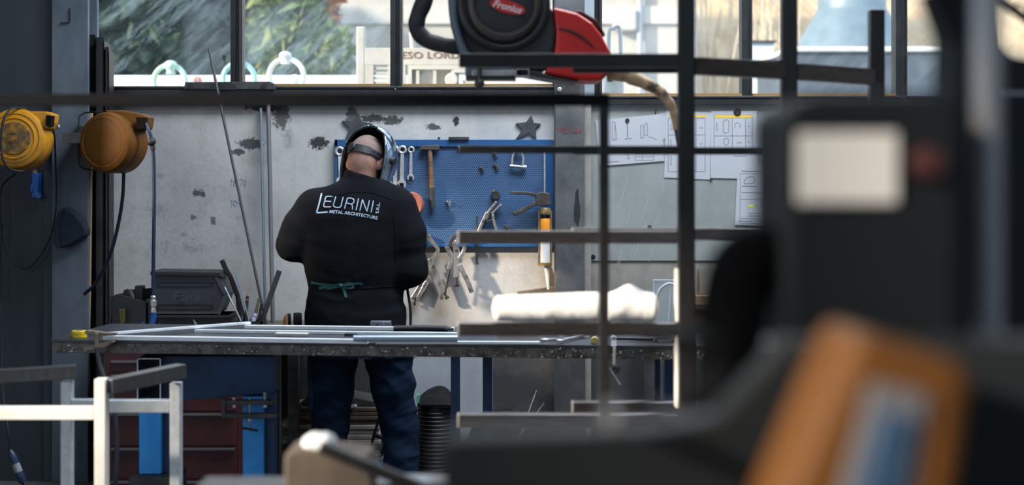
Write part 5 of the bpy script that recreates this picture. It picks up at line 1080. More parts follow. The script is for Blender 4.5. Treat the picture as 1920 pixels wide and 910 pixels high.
# holder with rods and brushes
hd = thing('rod_holder', 'low dark holder with electrodes and brushes standing on the bench', 'holder', (P(470, 0, 7.5).x, 7.55, ZB)); Yr = 7.48
q = MB(); x0, x1 = P(444, 0, Yr).x, P(492, 0, Yr).x; zt = P(0, 603, Yr).z
q.box(x0, Yr, ZB, x1, Yr + .008, zt); q.box(x0, Yr + .112, ZB, x1, Yr + .12, zt); q.box(x0, Yr, ZB, x0 + .008, Yr + .12, zt); q.box(x1 - .008, Yr, ZB, x1, Yr + .12, zt); q.box(x0, Yr, ZB, x1, Yr + .12, ZB + .006); q.build('box', bx_d, hd, smooth=False)
def stick(a, b2, rp, m, label, Yo, name='electrode', cat='electrode', tipm=None, flat=False):
    A, B_ = P(a[0], a[1], Yr + Yo + .04), P(b2[0], b2[1], Yr + Yo); B_.z = max(B_.z, ZB + .009); q = MB()
    if flat: q.bar(A, B_, S(rp * 2, Yr), .006, (0, 1, 0))
    else: q.cyl(A, B_, S(rp, Yr), n=10)
    o = tag(q.build(name, m, bevel=.0005 if flat else 0), label, cat, 'sticks in the rod holder')
    if tipm: q = MB(); d = (B_ - A).normalized(); q.cyl(A - d * .012, A + d * .02, S(rp * .5, Yr), S(rp * 1.05, Yr)); q.build('tip', tipm, o)
    return o
stick((443, 513), (470, 612), 1.8, mat('blue grey wire', (.40, .48, .58), .3, .7), 'long blue grey electrode, upper of the two bright ones', .03)
stick((421, 539), (457, 612), 1.8, steel_bright, 'bright grey electrode leaning furthest left', .02)
stick((464, 556), (460, 612), 3.0, bx_d, 'black brush handle with a brown tip', .06, 'brush', 'brush', mat('brown tip', (.32, .16, .09), .6))
stick((447, 553), (462, 612), 2.6, steel_black, 'black flat file leaning left in the holder', .08, 'file', 'file', None, True)
stick((486, 560), (474, 612), 3.0, wood_dark, 'dark wooden handled brush leaning right in the holder', .09, 'brush', 'brush')
stick((479, 590), (472, 612), 4.5, mat('pale violet label', (.42, .44, .62), .5), 'short pen with a pale violet barrel in the holder', .012, 'marker_pen', 'pen', black_plastic)
stick((491, 570), (482, 612), 2.5, steel_black, 'thin black scriber near the grey tubes', .05, 'scriber', 'scriber')
stick((524, 508), (489, 607), 5, steel_dark, 'grey brown flat stick leaning right behind the grey tubes', .10, 'flat_stick', 'stick', None, True)
q = MB(); ribbon(q, [(416, 488), (424, 506), (432, 520), (440, 540), (446, 556)], S(9, 7.6), .02, 7.62); q.bar(P(446, 556, 7.62), P(452, 626, 7.6), .02, .03); o = tag(q.build('tapered_bar', steel_black, smooth=False, bevel=.003), 'black tapered bar leaning beside the embossed bin', 'bar')
# grinding discs on the bench
o = thing('grinding_disc', 'orange rimmed grinding wheel standing on edge on the bench by the worker', 'grinding wheel', (P(538, 0, 7.5).x, 7.5, ZB)); rr = S(15, 7.5)
c = Vector((P(540, 0, 7.5).x, 7.5, ZB + rr))
q = MB(); q.lathe(c, (-1, -.25, 0), [(0, -.012), (rr, -.012), (rr, .004), (0, .004)], 28); q.build('disc', black_rubber, o)
q = MB(); q.lathe(c, (-1, -.25, 0), [(0, .004), (rr*.96, .004), (rr*.9, .012), (rr*.5, .022), (0, .022)], 28); q.build('abrasive_face', mat('orange abrasive', (.78, .32, .10), .6, 0, (.85, .62, .35), 30), o)
c2 = c + Vector((S(16, 7.5), .03, 0))
q = MB(); q.lathe(c2, (-1, -.2, 0), [(rr*.3, -.02), (rr, -.02), (rr*1.05, -.01), (rr*1.05, .01), (rr, .018), (rr*.3, .018)], 28); tag(q.build('grinding_disc', black_rubber), 'plain black grinding wheel standing beside the orange rimmed one', 'grinding wheel')
# ------------------------------------------------------------------ under the table
def pack(px0, px1, y0, y1, Y, dep, m, label, name='cardboard_pack', sk=6, cat='cardboard'):
    z1, z0 = P(0, y0, Y).z, P(0, y1, Y).z; q = MB()
    n = 4
    for k in range(n):
        a, b2 = z0 + (z1 - z0) * k / n, z0 + (z1 - z0) * (k + .93) / n; j = S(random.uniform(-sk, sk), Y)
        q.box(P(px0, 0, Y).x + j, Y + abs(j) * .5, a, P(px1, 0, Y).x + j, Y + dep, b2)
    q.box(P(px0 + 8, 0, Y).x, Y + .01, z0, P(px1 - 8, 0, Y).x, Y + dep - .01, z1 - .002)
    return tag(q.build(name, m, smooth=False, bevel=.004), label, cat, 'packs stacked under the table')
brown = mat('brown cardboard', (.20, .135, .10), .85, 0, (.12, .085, .065), 9); pale = mat('pale sack paper', (.46, .43, .39), .85, 0, (.30, .27, .24), 10)
Yk = 7.55
zst = P(0, 848, Yk).z
q = MB(); q.box(P(515, 0, Yk).x, Yk - .02, 0, P(735, 0, Yk).x, Yk + .36, P(0, 873, Yk).z); tag(q.build('low_pallet', wood_dark, smooth=False, bevel=.003), 'low dark board on the floor under the stacked packs', 'board')
pack(523, 672, 834, 873, Yk, .32, brown, 'brown cardboard pack at the bottom of the stack behind the worker legs')
pack(526, 712, 797, 834, Yk, .32, pale, 'pale paper sack in the middle of the stack behind the worker legs', 'paper_sack', 4, 'sack')
pack(552, 716, 765, 797, Yk, .30, brown, 'brown cardboard pack on top of the pale sack')
q = MB(); q.prism([P(555, 765, Yk), P(580, 742, Yk), P(610, 738, Yk), P(700, 756, Yk), P(715, 765, Yk)], (0, .05, 0), (0, .28, 0)); tag(q.build('dark_sheet', mat('grey rubber sheet', (.06, .06, .058), .8), bevel=.004), 'dark folded sheet lying on the top cardboard pack', 'sheet')
q = MB(); q.prism([P(650, 766, Yk - .01), P(664, 761, Yk - .01), P(668, 764, Yk - .01), P(654, 768, Yk - .01)], (0, 0, 0), (0, .10, 0)); tag(q.build('paper_scrap', paper, smooth=False), 'small white paper scrap between the worker legs', 'paper')
q = MB(); ribbon(q, [(524, 800), (545, 778), (566, 762)], S(5, 7.5), .03, 7.5); q.bar(P(526, 799, 7.5), Vector((P(522, 0, 7.5).x, 7.5, .002)), .02, .03); tag(q.build('flat_stick', wood_dark, smooth=False), 'grey stick leaning on the left end of the cardboard packs', 'stick')
q = MB(); q.tube(cr([P(712, 780, 7.45), P(702, 815, 7.45), P(690, 850, 7.45), P(668, 872, 7.45)], 6), .007, 8); q.tube(cr([P(668, 872, 7.45), P(690, 868, 7.42), P(716, 850, 7.42), P(722, 826, 7.44), P(700, 815, 7.46)], 6), .012, 8); q.cyl(P(668, 872, 7.45), Vector((P(664, 0, 7.45).x, 7.44, .003)), .007); tag(q.build('rubber_hose', black_rubber), 'black rubber hose curling in front of the packs between the worker legs', 'hose')
Yz = 7.255
q = MB(); q.box(P(670, 0, Yz).x, Yz, 0, P(714, 0, Yz).x, Yz + .14, P(0, 872, Yz).z); tag(q.build('blue_tray', blue_paint, smooth=False, bevel=.004), 'low blue tray on the floor between the worker legs', 'tray')
zt = P(0, 872, Yz).z
for k in range(4):
    q = MB(); q.box(P(680 + k, 0, Yz).x, Yz + .01, zt + .0125 * k, P(711 - (k % 2) * 2, 0, Yz).x, Yz + .11, zt + .0125 * k + .0085); q.box(P(684, 0, Yz).x, Yz + .02, zt + .0125 * k + .0085, P(708, 0, Yz).x, Yz + .10, zt + .0125 * (k + 1))
    tag(q.build('steel_plate', steel_bright, smooth=False, bevel=.0006), ('lowest', 'second', 'third', 'topmost')[k] + ' bright steel plate in the small stack on the blue tray', 'plate', 'plates stacked on the blue tray')
Yg = 7.5
o = thing('ribbed_tub', 'black ribbed tub on the floor right of the worker legs', 'tub', (P(815, 0, Yg).x, Yg + .1, 0))
xa, zt = P(815, 0, Yg).x, P(0, 762, Yg).z; rad = S(34, Yg); pr = [(0, 0), (rad, 0)]
for k in range(20): z = zt * (k + 1) / 21; pr += [(rad, z - .005), (rad + .006, z), (rad, z + .005)]
pr += [(rad, zt), (0, zt)]
q = MB(); q.lathe((xa, Yg + .1, 0), (0, 0, 1), pr, 40); q.build('body', mat('black ribbed plastic', (.012, .013, .015), .45), o)
q = MB(); vs_, fs_ = [], []
bagm = mat('black bag', (.006, .0065, .007), .8, 0, (.010, .0105, .011), 20, spec=.2)
def mound(label, px0, px1, ytop, Y, dep, seed, z0, name='black_bag', cat='bag'):
    q = MB(); x0, x1 = P(px0, 0, Y).x, P(px1, 0, Y).x; h = P(0, ytop, Y).z - z0; n, m_ = 28, 12; vs, fs = [], []
    for i in range(n + 1):
        for j in range(m_ + 1):
            u, v = i / n, j / m_; e = (math.sin(math.pi * u) ** .5) * (math.sin(math.pi * v) ** .5 if 0 < v < 1 else 0)
            x, y = x0 + (x1 - x0) * u, Y + dep * v
            vs.append((x, y, z0 + h * e * (.82 + .30 * mnoise.noise(Vector((x * 9 + seed, y * 9, seed))))))
    for i in range(n):
        for j in range(m_): fs.append((i*(m_+1)+j, (i+1)*(m_+1)+j, (i+1)*(m_+1)+j+1, i*(m_+1)+j+1))
    b0 = len(vs); vs += [(x0, Y, z0 - .004), (x1, Y, z0 - .004), (x1, Y + dep, z0 - .004), (x0, Y + dep, z0 - .004)]; fs.append((b0, b0+1, b0+2, b0+3))
    q.add(vs, fs); return tag(q.build(name, bagm), label, cat, 'black bags under the table')
mound('black bag slumped on top of the ribbed tub', 782, 852, 728, Yg, .2, 3, zt + .005)
q = MB(); q.prism([P(781, 742, Yg - .01), P(786, 741, Yg - .01), P(786, 756, Yg - .01), P(781, 757, Yg - .01)], (0, 0, 0), (0, .06, 0)); tag(q.build('green_tag', mat('mint green label', (.10, .42, .28), .5), smooth=False), 'small mint green tag at the left end of the black bag', 'tag')
mound('low black heap of sacking on the floor behind the blue table legs', 858, 1015, 738, 7.45, .4, 8, 0.0)
for a, b2, lb in (((1006, 733), (985, 790), 'thin dark rod leaning in the black sacking, left of a pair'), ((1020, 757), (996, 790), 'thin grey rod leaning in the black sacking, right of a pair')):
    q = MB(); A = P(*a, 7.6); B_ = P(*b2, 7.5); B_ = A + (B_ - A) * (A.z / (A.z - B_.z)); q.cyl(A, B_, .005, n=8); tag(q.build('steel_rod', steel_dark), lb, 'rod', 'rods in the black sacking')
# plug on its cable at the far left
Yp = 6.9; o = thing('extension_plug', 'blue and grey plug on a black cable at the lower left edge', 'plug', P(35, 905, Yp))
q = MB(); a, b2 = P(22, 852, Yp), P(44, 908, Yp); d = (b2 - a).normalized(); r_ = S(8, Yp)
q.lathe(a, d, [(r_*.4, -.02), (r_*.9, .0), (r_, .02), (r_, .045)], 18); q.lathe(a + d * .085, d, [(r_, 0), (r_*1.05, .004), (r_*1.05, .03), (r_*.9, .05)], 18); q.build('shell', mat('navy plug', (.02, .035, .09), .4), o)
q = MB(); q.lathe(a + d * .045, d, [(r_*.95, 0), (r_*.95, .04)], 18); q.build('band', mat('pale grey band', (.30, .32, .36), .4), o)
q = MB(); q.cyl(a + d * .13, Vector((P(50, 0, Yp).x, Yp, .004)), .007, .006); q.tube(cr([a - d * .02, P(14, 800, Yp), P(6, 740, Yp + .1), P(3, 690, Yp + .3), P(2, 600, 7.62), P(1, 520, 7.68), P(4, 420, 7.69)], 6), .0045, 8); q.build('cable', black_rubber, o)
# ------------------------------------------------------------------ wire feeder hanging above the table
YFd = 5.0
blk = mat('feeder black', (.020, .022, .026), .42, 0, (.028, .029, .031), 8); blk2 = mat('feeder ring', (.060, .050, .045), .35); red_f = mat('feeder red', (.62, .022, .018), .38, 0, (.50, .016, .014), 4); blue_edge = mat('feeder blue grey edge', (.10, .13, .17), .38)
fd = thing('wire_feeder', 'black and red welding wire feeder hanging from above in front of the windows', 'wire feeder', P(960, 150, YFd))
def fp(pts, Y=YFd): return [P(x, y, Y) for x, y in pts]
q = MB(); q.prism(fp([(862, -60), (1010, -60), (1020, 8), (1036, 16), (1042, 60), (1039, 92), (1032, 118), (1012, 134), (985, 130), (885, 116), (868, 98), (852, 50), (848, 0)]), (0, 0, 0), (0, .24, 0)); q.build('casing', blk, fd, smooth=False, bevel=.012, seg=3)
q = MB(); path = cr(fp([(851, -40), (849, 0), (854, 48), (868, 92), (880, 116)], YFd - .012), 6); q.tube(path, S(9, YFd), 10); q.build('edge_trim', blue_edge, fd)
c = P(944, 10, YFd - .002); R = S(88, YFd); ax = Vector((.10, -1, .05)).normalized()
q = MB(); q.lathe(c, ax, [(R, -.01), (R, .012), (R*.97, .022), (R*.90, .026), (R*.84, .022), (R*.80, .018)], 64, caps=False); q.build('cover_rim', blk, fd)
q = MB(); q.lathe(c, ax, [(R*.80, .018), (R*.77, .030), (R*.73, .036), (R*.68, .038), (R*.64, .036), (R*.63, .02)], 64, caps=False); q.build('cover_ring', blk2, fd)
q = MB(); q.lathe(c, ax, [(R*.64, .036), (R*.60, .024), (R*.40, .030), (0, .032)], 64, caps=False); q.build('spool_cover', blk, fd)
# logo: red ellipse with lettering
ux = (P(985, 21, YFd) - P(919, 5, YFd)); ux = (ux - ax * ux.dot(ax)).normalized(); uz = ux.cross(ax).normalized()
if uz.z < 0: uz = -uz
dd = (P(952, 13, 1) - Vector((0, 0, CZ))); p0 = c + ax * .034; tt = (p0 - Vector((0, 0, CZ))).dot(ax) / dd.dot(ax); lc = Vector((0, 0, CZ)) + dd * tt
q = MB(); n = 48; ra, rb = S(34, YFd), S(12, YFd)
q.prism([lc + ux * ra * math.cos(2*math.pi*k/n) + uz * rb * math.sin(2*math.pi*k/n) for k in range(n)], -ax * .004, ax * .001); badge = q.build('badge', mat('badge red', (.50, .02, .02), .4), fd, smooth=False)
vs_, fs_ = text_mesh('Fronius', shear=.28, bold=.03); uv = fit(vs_)
q = MB(); q.add([lc + ux * S(-28 + 56 * u, YFd) + uz * S(-7.0 + 14 * v, YFd) + ax * .0018 for u, v in uv], fs_); q.build('lettering', mat('badge lettering', (.75, .62, .62), .4), badge, smooth=False)
# red nose
q = MB(); q.prism(fp([(1036, 13), (1046, 15), (1082, 24), (1110, 42), (1128, 66), (1142, 92), (1153, 114), (1150, 128), (1139, 140), (1126, 152), (1086, 151), (1030, 141), (1020, 134), (1036, 112), (1041, 85), (1042, 60)], YFd + .004), (0, 0, 0), (0, .21, 0)); q.build('nose', red_f, fd, smooth=False, bevel=.022, seg=4)
q = MB(); path = cr(fp([(1048, 52), (1070, 58), (1092, 70), (1110, 86), (1118, 94)], YFd + .004), 6); q.tube(path, lambda s: .0045 * math.sin(math.pi * min(1, s + .12)) + .001, 8); q.build('groove', mat('groove dark red', (.09, .012, .012), .6), fd)
q = MB(); q.prism(fp([(1076, 20), (1090, 20), (1120, 38), (1136, 66), (1128, 62), (1108, 40)], YFd + .06), (0, 0, 0), (0, .10, 0)); q.build('top_vent', mat('vent dark red', (.05, .012, .012), .5), fd, smooth=False, bevel=.006)
q = MB(); q.prism(fp([(962, 128), (1010, 134), (1040, 145), (1086, 153), (1078, 155), (1030, 148), (975, 138)], YFd - .004), (0, 0, 0), (0, .2, 0)); q.build('skid', blk, fd, smooth=False, bevel=.004)
q = MB(); q.lathe(P(1078, 122, YFd + .01), (0, -1, 0), [(S(9, YFd), -.002), (S(9, YFd), .006), (S(6, YFd), .006), (S(6, YFd), .0), (0, 0)], 24); q.build('socket', blk, fd)
# neck hose in tan leather sleeve, black cable loop behind
q = MB(); path = cr(fp([(1138, 138), (1160, 138), (1195, 150), (1228, 166), (1252, 188), (1264, 214), (1268, 244)], YFd + .08), 8)
def sleeve(s): return S(16 - 10 * s, YFd) * (1 + .05 * math.sin(s * 46) + .04 * math.sin(s * 91 + 1))
q.tube(path, sleeve, 16); q.build('leather_sleeve', mat('tan leather', (.52, .36, .21), .75, 0, (.13, .09, .065), 18, .52, .60, bump=.4), fd)
q = MB(); q.tube(cr(fp([(1268, 240), (1272, 262), (1282, 330), (1288, 420)], YFd + .08), 6), S(5, YFd), 10); q.build('torch_lead', black_rubber, fd)
q = MB(); path = cr(fp([(806, -40), (796, 0), (784, 30), (782, 54), (798, 74), (828, 84), (858, 88), (884, 92)], YFd + .12), 8)
q.tube(path, lambda s: S(17 - 3 * s, YFd) * (1 + .03 * math.sin(s * 40)), 16); q.build('cable_sleeve', mat('black textile sleeve', (.016, .017, .02), .7, 0, (.03, .031, .035), 12), fd)
# carrier bracket under the feeder, suspension above it
q = MB(); Yb_ = YFd + .02
pb(q, 872, 122, 990, 143, Yb_, .05); q.build('carrier_plate', steel_grey, fd, smooth=False, bevel=.003)
q = MB(); a, b2 = P(876, 147, Yb_ - .01), P(966, 148, Yb_ - .01); pb(q, 873, 144, 967, 149, Yb_ - .012, .1); q.build('lower_plate', steel_dark, fd, smooth=False)
q = MB(); q.bar(P(885, 138, Yb_ - .02), P(968, 137, Yb_ - .02), .04, S(10, YFd)); q.build('square_bar', steel_bright, fd, smooth=False, bevel=.002)
q = MB(); x0, x1, z0, z1 = P(967, 0, YFd).x, P(992, 0, YFd).x, P(0, 144, YFd).z, P(0, 130, YFd).z; rect_tube(q, x0, z0, x1, z1, YFd - .03, YFd + .06, .003); q.build('tube_end', steel_bright, fd, smooth=False)
q = MB(); q.box(x0 + .002, YFd + .01, z0 + .002, x1 - .002, YFd + .02, z1 - .002); q.build('bore_shade', black_plastic, fd, smooth=False)  # dark plug painting the shade inside the open tube
q = MB(); q.cyl(P(899, 118, YFd - .035), P(899, 152, YFd - .035), S(4.5, YFd)); q.ell(P(899, 157, YFd - .035), (S(9.5, YFd),) * 3, 20, 12); q.cyl(P(899, 165, YFd - .035), P(899, 170, YFd - .035), S(3, YFd)); q.build('knob', mat('dark bronze knob', (.06, .052, .048), .45, .4), fd)
q = MB(); q.box(P(930, 0, YFd).x, YFd + .08, P(0, -55, YFd).z, P(975, 0, YFd).x, YFd + .15, 4.6); q.build('hanger', steel_dark, fd, smooth=False)
# ------------------------------------------------------------------ the worker, grown as smooth distance fields
YM_ = 7.25
def H(px, py, dy=0.0): v = P(px, py, YM_); v.y += dy; return v
class Field:
    def __init__(s, lo, hi, h):
        s.lo, s.h = np.array(lo, np.float32), h
        s.n = [int(math.ceil((hi[i] - lo[i]) / h)) + 1 for i in range(3)]
        s.ax = [s.lo[i] + h * np.arange(s.n[i], dtype=np.float32) for i in range(3)]
        s.F = np.full(s.n, 1.0, np.float32)
    def _win(s, lo, hi):
        sl = []
        for i in range(3):
            a = max(0, int((lo[i] - s.lo[i]) / s.h) - 1); b = min(s.n[i], int((hi[i] - s.lo[i]) / s.h) + 3)
            sl.append(slice(a, max(a, b)))
        X, Y, Z = np.meshgrid(s.ax[0][sl[0]], s.ax[1][sl[1]], s.ax[2][sl[2]], indexing='ij', sparse=True)
        return tuple(sl), X, Y, Z
    def put(s, d, sl, k, sub=False):
        f = s.F[sl]
        if sub:
            d = -d; hh = np.clip(.5 - .5 * (d - f) / -max(k, 1e-6), 0, 1) if False else None
            s.F[sl] = np.maximum(f, d); return
        hh = np.maximum(k - np.abs(f - d), 0) / max(k, 1e-6)
        s.F[sl] = np.minimum(f, d) - hh * hh * k * .25
    def cap(s, a, b, ra, rb, k=.03, sub=False):
        a, b = Vector(a), Vector(b); R = max(ra, rb) + k * 1.2 + .02
        lo = [min(a[i], b[i]) - R for i in range(3)]; hi = [max(a[i], b[i]) + R for i in range(3)]
        sl, X, Y, Z = s._win(lo, hi); d = b - a; L2 = max(d.dot(d), 1e-9)
        t = np.clip(((X - a.x) * d.x + (Y - a.y) * d.y + (Z - a.z) * d.z) / L2, 0, 1)
        D = np.sqrt((X - a.x - t * d.x) ** 2 + (Y - a.y - t * d.y) ** 2 + (Z - a.z - t * d.z) ** 2) - (ra + (rb - ra) * t)
        s.put(D.astype(np.float32), sl, k, sub)
    def chain(s, pts, rs, k=.03):
        for i in range(len(pts) - 1): s.cap(pts[i], pts[i+1], rs[i], rs[i+1], k)
    def ell(s, c, r, R=None, k=.03, sub=False):
        c = Vector(c); m = max(r) + k * 1.2 + .02
        sl, X, Y, Z = s._win([c[i] - m for i in range(3)], [c[i] + m for i in range(3)])
        x, y, z = X - c.x, Y - c.y, Z - c.z
        if R is not None:
            T_ = R.transposed(); x, y, z = (T_[i][0] * x + T_[i][1] * y + T_[i][2] * z for i in range(3))
        k0 = np.sqrt((x / r[0]) ** 2 + (y / r[1]) ** 2 + (z / r[2]) ** 2) + 1e-6
        k1 = np.sqrt((x / r[0] ** 2) ** 2 + (y / r[1] ** 2) ** 2 + (z / r[2] ** 2) ** 2) + 1e-6
        s.put((k0 * (k0 - 1) / k1).astype(np.float32), sl, k, sub)
    def loft(s, rows, k=.03, p=2.3):         # rows: (z, cx, cy, rx, ry), z falling
        rows = sorted(rows); zs_ = np.array([r[0] for r in rows]); 
        lo = [min(r[1] - r[3] for r in rows) - .06, min(r[2] - r[4] for r in rows) - .06, zs_[0] - .04]; hi = [max(r[1] + r[3] for r in rows) + .06, max(r[2] + r[4] for r in rows) + .06, zs_[-1] + .04]
        sl, X, Y, Z = s._win(lo, hi)
        cx, cy, rx, ry = (np.interp(Z, zs_, [r[j] for r in rows]) for j in (1, 2, 3, 4))
        q = (np.abs((X - cx) / rx) ** p + np.abs((Y - cy) / ry) ** p) ** (1 / p)
        d = (q - 1) * np.minimum(rx, ry)
        d = np.maximum(d, np.maximum(zs_[0] - Z, Z - zs_[-1]))
        s.put(d.astype(np.float32), sl, k)
    def wrinkle(s, fn): 
        X, Y, Z = np.meshgrid(*s.ax, indexing='ij', sparse=True); s.F += fn(X, Y, Z).astype(np.float32)
    def cut_below(s, z): s.F = np.maximum(s.F, (z - s.ax[2])[None, None, :])
    def cut_above(s, z): s.F = np.maximum(s.F, (s.ax[2] - z)[None, None, :])
    def mesh(s, relax=2):
        F = s.F; I = F < 0; nx, ny, nz = F.shape
        cs = np.zeros((nx-1, ny-1, nz-1), np.int8)
        for dx in (0, 1):
            for dy in (0, 1):
                for dz in (0, 1): cs += I[dx:nx-1+dx, dy:ny-1+dy, dz:nz-1+dz]
        act = (cs > 0) & (cs < 8); idx = -np.ones(act.shape, np.int64); cells = np.argwhere(act); idx[act] = np.arange(len(cells))
        acc = np.zeros((len(cells), 3)); cnt = np.zeros(len(cells))
        cor = [(i, j, k) for i in (0, 1) for j in (0, 1) for k in (0, 1)]
        for a in cor:
            for ax in range(3):
                if a[ax]: continue
                b = list(a); b[ax] = 1
                fa = F[cells[:, 0] + a[0], cells[:, 1] + a[1], cells[:, 2] + a[2]]; fb = F[cells[:, 0] + b[0], cells[:, 1] + b[1], cells[:, 2] + b[2]]
                m = (fa < 0) != (fb < 0); t = np.where(m, fa / np.where(fa == fb, 1, fa - fb), 0)
                p = np.array(a, float)[None, :].repeat(len(cells), 0); p[:, ax] += t
                acc[m] += p[m]; cnt[m] += 1
        V = s.lo + s.h * (cells + acc / cnt[:, None]); Q = []
        for ax in range(3):
            u, v = [(1, 2), (2, 0), (0, 1)][ax]
            A = np.take(I, range(0, F.shape[ax]-1), ax); B = np.take(I, range(1, F.shape[ax]), ax)
            e = np.argwhere(A != B); e = e[(e[:, u] > 0) & (e[:, v] > 0) & (e[:, u] < F.shape[u]-1) & (e[:, v] < F.shape[v]-1)]
            def at(du, dv): w = e.copy(); w[:, u] -= du; w[:, v] -= dv; return idx[w[:, 0], w[:, 1], w[:, 2]]
            qd = np.stack([at(0, 0), at(1, 0), at(1, 1), at(0, 1)], 1)
            ins = I[e[:, 0], e[:, 1], e[:, 2]]; qd[~ins] = qd[~ins][:, ::-1]
            Q.append(qd)
        return V, np.concatenate(Q)
def field_obj(f, name, m, parent, smooth_it=1, crease=None):
    V, Q = f.mesh()
    if crease:                               # cloth folds: stretched ridged noise along the normals
        gx, gy, gz = np.gradient(f.F, f.h); I3 = np.clip(((V - f.lo) / f.h).astype(int), 0, np.array(f.F.shape) - 1)
        N_ = np.stack([g[I3[:, 0], I3[:, 1], I3[:, 2]] for g in (gx, gy, gz)], 1); N_ /= np.linalg.norm(N_, axis=1, keepdims=True) + 1e-9
        amp = np.array([crease(Vector(v)) for v in V]); V = V + N_ * amp[:, None]
    me = bpy.data.meshes.new(name); off = np.array(WL[parent.name])
    me.from_pydata((V - off).tolist(), [], Q.tolist()); me.materials.append(m)
    me.polygons.foreach_set('use_smooth', [True] * len(me.polygons))
    o = bpy.data.objects.new(name, me); C.objects.link(o); o.parent = parent; WL[o.name] = WL[parent.name]
    if smooth_it:
        sm = o.modifiers.new('smooth', 'SMOOTH'); sm.factor = .5; sm.iterations = smooth_it
    return o, V, Q
pr = thing('person', 'worker seen from behind in black jacket and dark blue trousers, wearing a welding helmet', 'person', (P(675, 0, YM_).x, YM_, 0))
def skin_mat():
    m = bpy.data.materials.new('skin'); t = NT(m); g = t.n('ShaderNodeTexCoord').outputs['Object']
    n = t.noise(g, 22, 4); t.lk(t.mix(t.rng(n, .4, .65), (.36, .205, .16), (.27, .135, .105)), t.b.inputs['Base Color']); t.b.inputs['Roughness'].default_value = .5
    t.b.inputs['Subsurface Weight'].default_value = .08; t.b.inputs['Subsurface Radius'].default_value = (.01, .004, .002); return m
skin = skin_mat()
jack_m = mat('black jacket cloth', (.0042, .0052, .0075), .9, 0, (.006, .0075, .0105), 14, bump=.15, bscale=160, spec=.12)
trou_m = mat('dark blue work cloth', (.0065, .017, .040), .9, 0, (.005, .012, .029), 9, bump=.15, bscale=140, spec=.12)
# joints
Rh = Matrix.Rotation(math.radians(-20), 3, 'Z') @ Matrix.Rotation(math.radians(-24), 3, 'X') @ Matrix.Rotation(math.radians(3), 3, 'Y')
HC = H(684, 298, .045)
def hd_(x, y, z): return HC + Rh @ Vector((x, y, z))
SL, EL, WLf = H(585, 392, .0), H(549, 460, -.01), H(612, 452, .27)
SR, ER, WRt = H(750, 396, .0), H(769, 502, -.01), H(722, 520, .27)
HPL, KL, AL = H(629, 655, 0), H(618, 800, .02), H(612, 920, -.01)
HPR, KR, AR = H(724, 655, 0), H(748, 800, .02), H(752, 920, -.01)
f = Field((-1.22, 6.98, -.005), (-.33, 7.75, 1.80), .0062)
# head: skull, jaw, face, ears, neck
f.ell(hd_(0, 0, .01), (.078, .098, .104), Rh, .02)
f.ell(hd_(0, .045, -.055), (.058, .058, .070), Rh, .03)
f.cap(hd_(0, .098, .0), hd_(0, .112, -.028), .008, .013, .012)      # nose
f.cap(hd_(-.03, .085, .022), hd_(.03, .085, .022), .012, .012, .02)  # brow
for sx in (-1, 1):
    f.ell(hd_(sx * .030, .090, .004), (.013, .008, .009), Rh, .006, sub=True)
    f.ell(hd_(sx * .030, .078, .004), (.011, .011, .011), Rh, .004)
    f.ell(hd_(sx * .084, .0, -.022), (.012, .020, .033), Rh @ Matrix.Rotation(sx * -.35, 3, 'Z'), .006)
    f.ell(hd_(sx * .096, -.004, -.020), (.006, .010, .018), Rh, .004, sub=True)
f.cap(hd_(-.022, .095, -.062), hd_(.022, .095, -.062), .007, .007, .008); f.cap(hd_(-.020, .093, -.073), hd_(.020, .093, -.073), .007, .007, .006)
f.cap(hd_(0, .085, -.100), hd_(0, .07, -.105), .018, .02, .02)
f.cap(hd_(0, -.022, -.045), H(679, 372, .015), .060, .066, .035)
# trunk, arms, legs
f.loft([(H(0, 365).z, H(671, 0).x, 7.26, .15, .07), (H(0, 400).z, H(669, 0).x, 7.26, .19, .10), (H(0, 470).z, H(667, 0).x, 7.255, .185, .115), (H(0, 540).z, H(667, 0).x, 7.25, .175, .11), (H(0, 610).z, H(670, 0).x, 7.25, .185, .115), (H(0, 670).z, H(674, 0).x, 7.25, .18, .10)], .05)
f.chain([SL, EL, WLf], [.056, .046, .030], .03); f.chain([SR, ER, WRt], [.056, .046, .030], .03)
f.chain([HPL, KL, AL], [.088, .060, .042], .03); f.chain([HPR, KR, AR], [.088, .060, .042], .03)
for A_ in (AL, AR):
    f.cap(Vector((A_.x, A_.y - .01, .05)), Vector((A_.x * 1.0, A_.y + .16, .035)), .036, .028, .03)
# hands: palm, four fingers curled round what they hold, thumb
def hand(W, fwd, side, up, grip=.9):
    fwd, side, up = fwd.normalized(), side.normalized(), up.normalized()
    for j in range(4):
        o = (j - 1.5) * .0205
        k0 = W + fwd * .085 + side * o; f.cap(W + fwd * .015 + side * o * .6, k0, .014, .0115, .014)
        L = (.040, .044, .042, .033)[j]; a1 = grip; p = k0
        for sgm in range(3):
            an = a1 * (sgm + 1) * .75; d = fwd * math.cos(an) - up * math.sin(an); e = p + d * L * (1, .75, .6)[sgm]
            f.cap(p, e, .0098 - .0008 * sgm, .0092 - .0008 * sgm, .003); p = e
    t0 = W + fwd * .03 - side * .030; t1 = t0 + fwd * .028 - side * .022 - up * .012; t2 = t1 + fwd * .030 + side * .006 - up * .018; t3 = t2 + fwd * .02 + side * .014 - up * .008
    f.chain([t0, t1, t2, t3], [.014, .0115, .0105, .009], .006)
hand(WLf, Vector((.35, .9, .05)), Vector((.9, -.35, .1)) * -1, Vector((0, 0, 1)))
hand(WRt, Vector((-.35, .9, -.05)), Vector((.9, .35, .1)), Vector((0, 0, 1)))
body, _, _ = field_obj(f, 'body', skin, pr, 1)
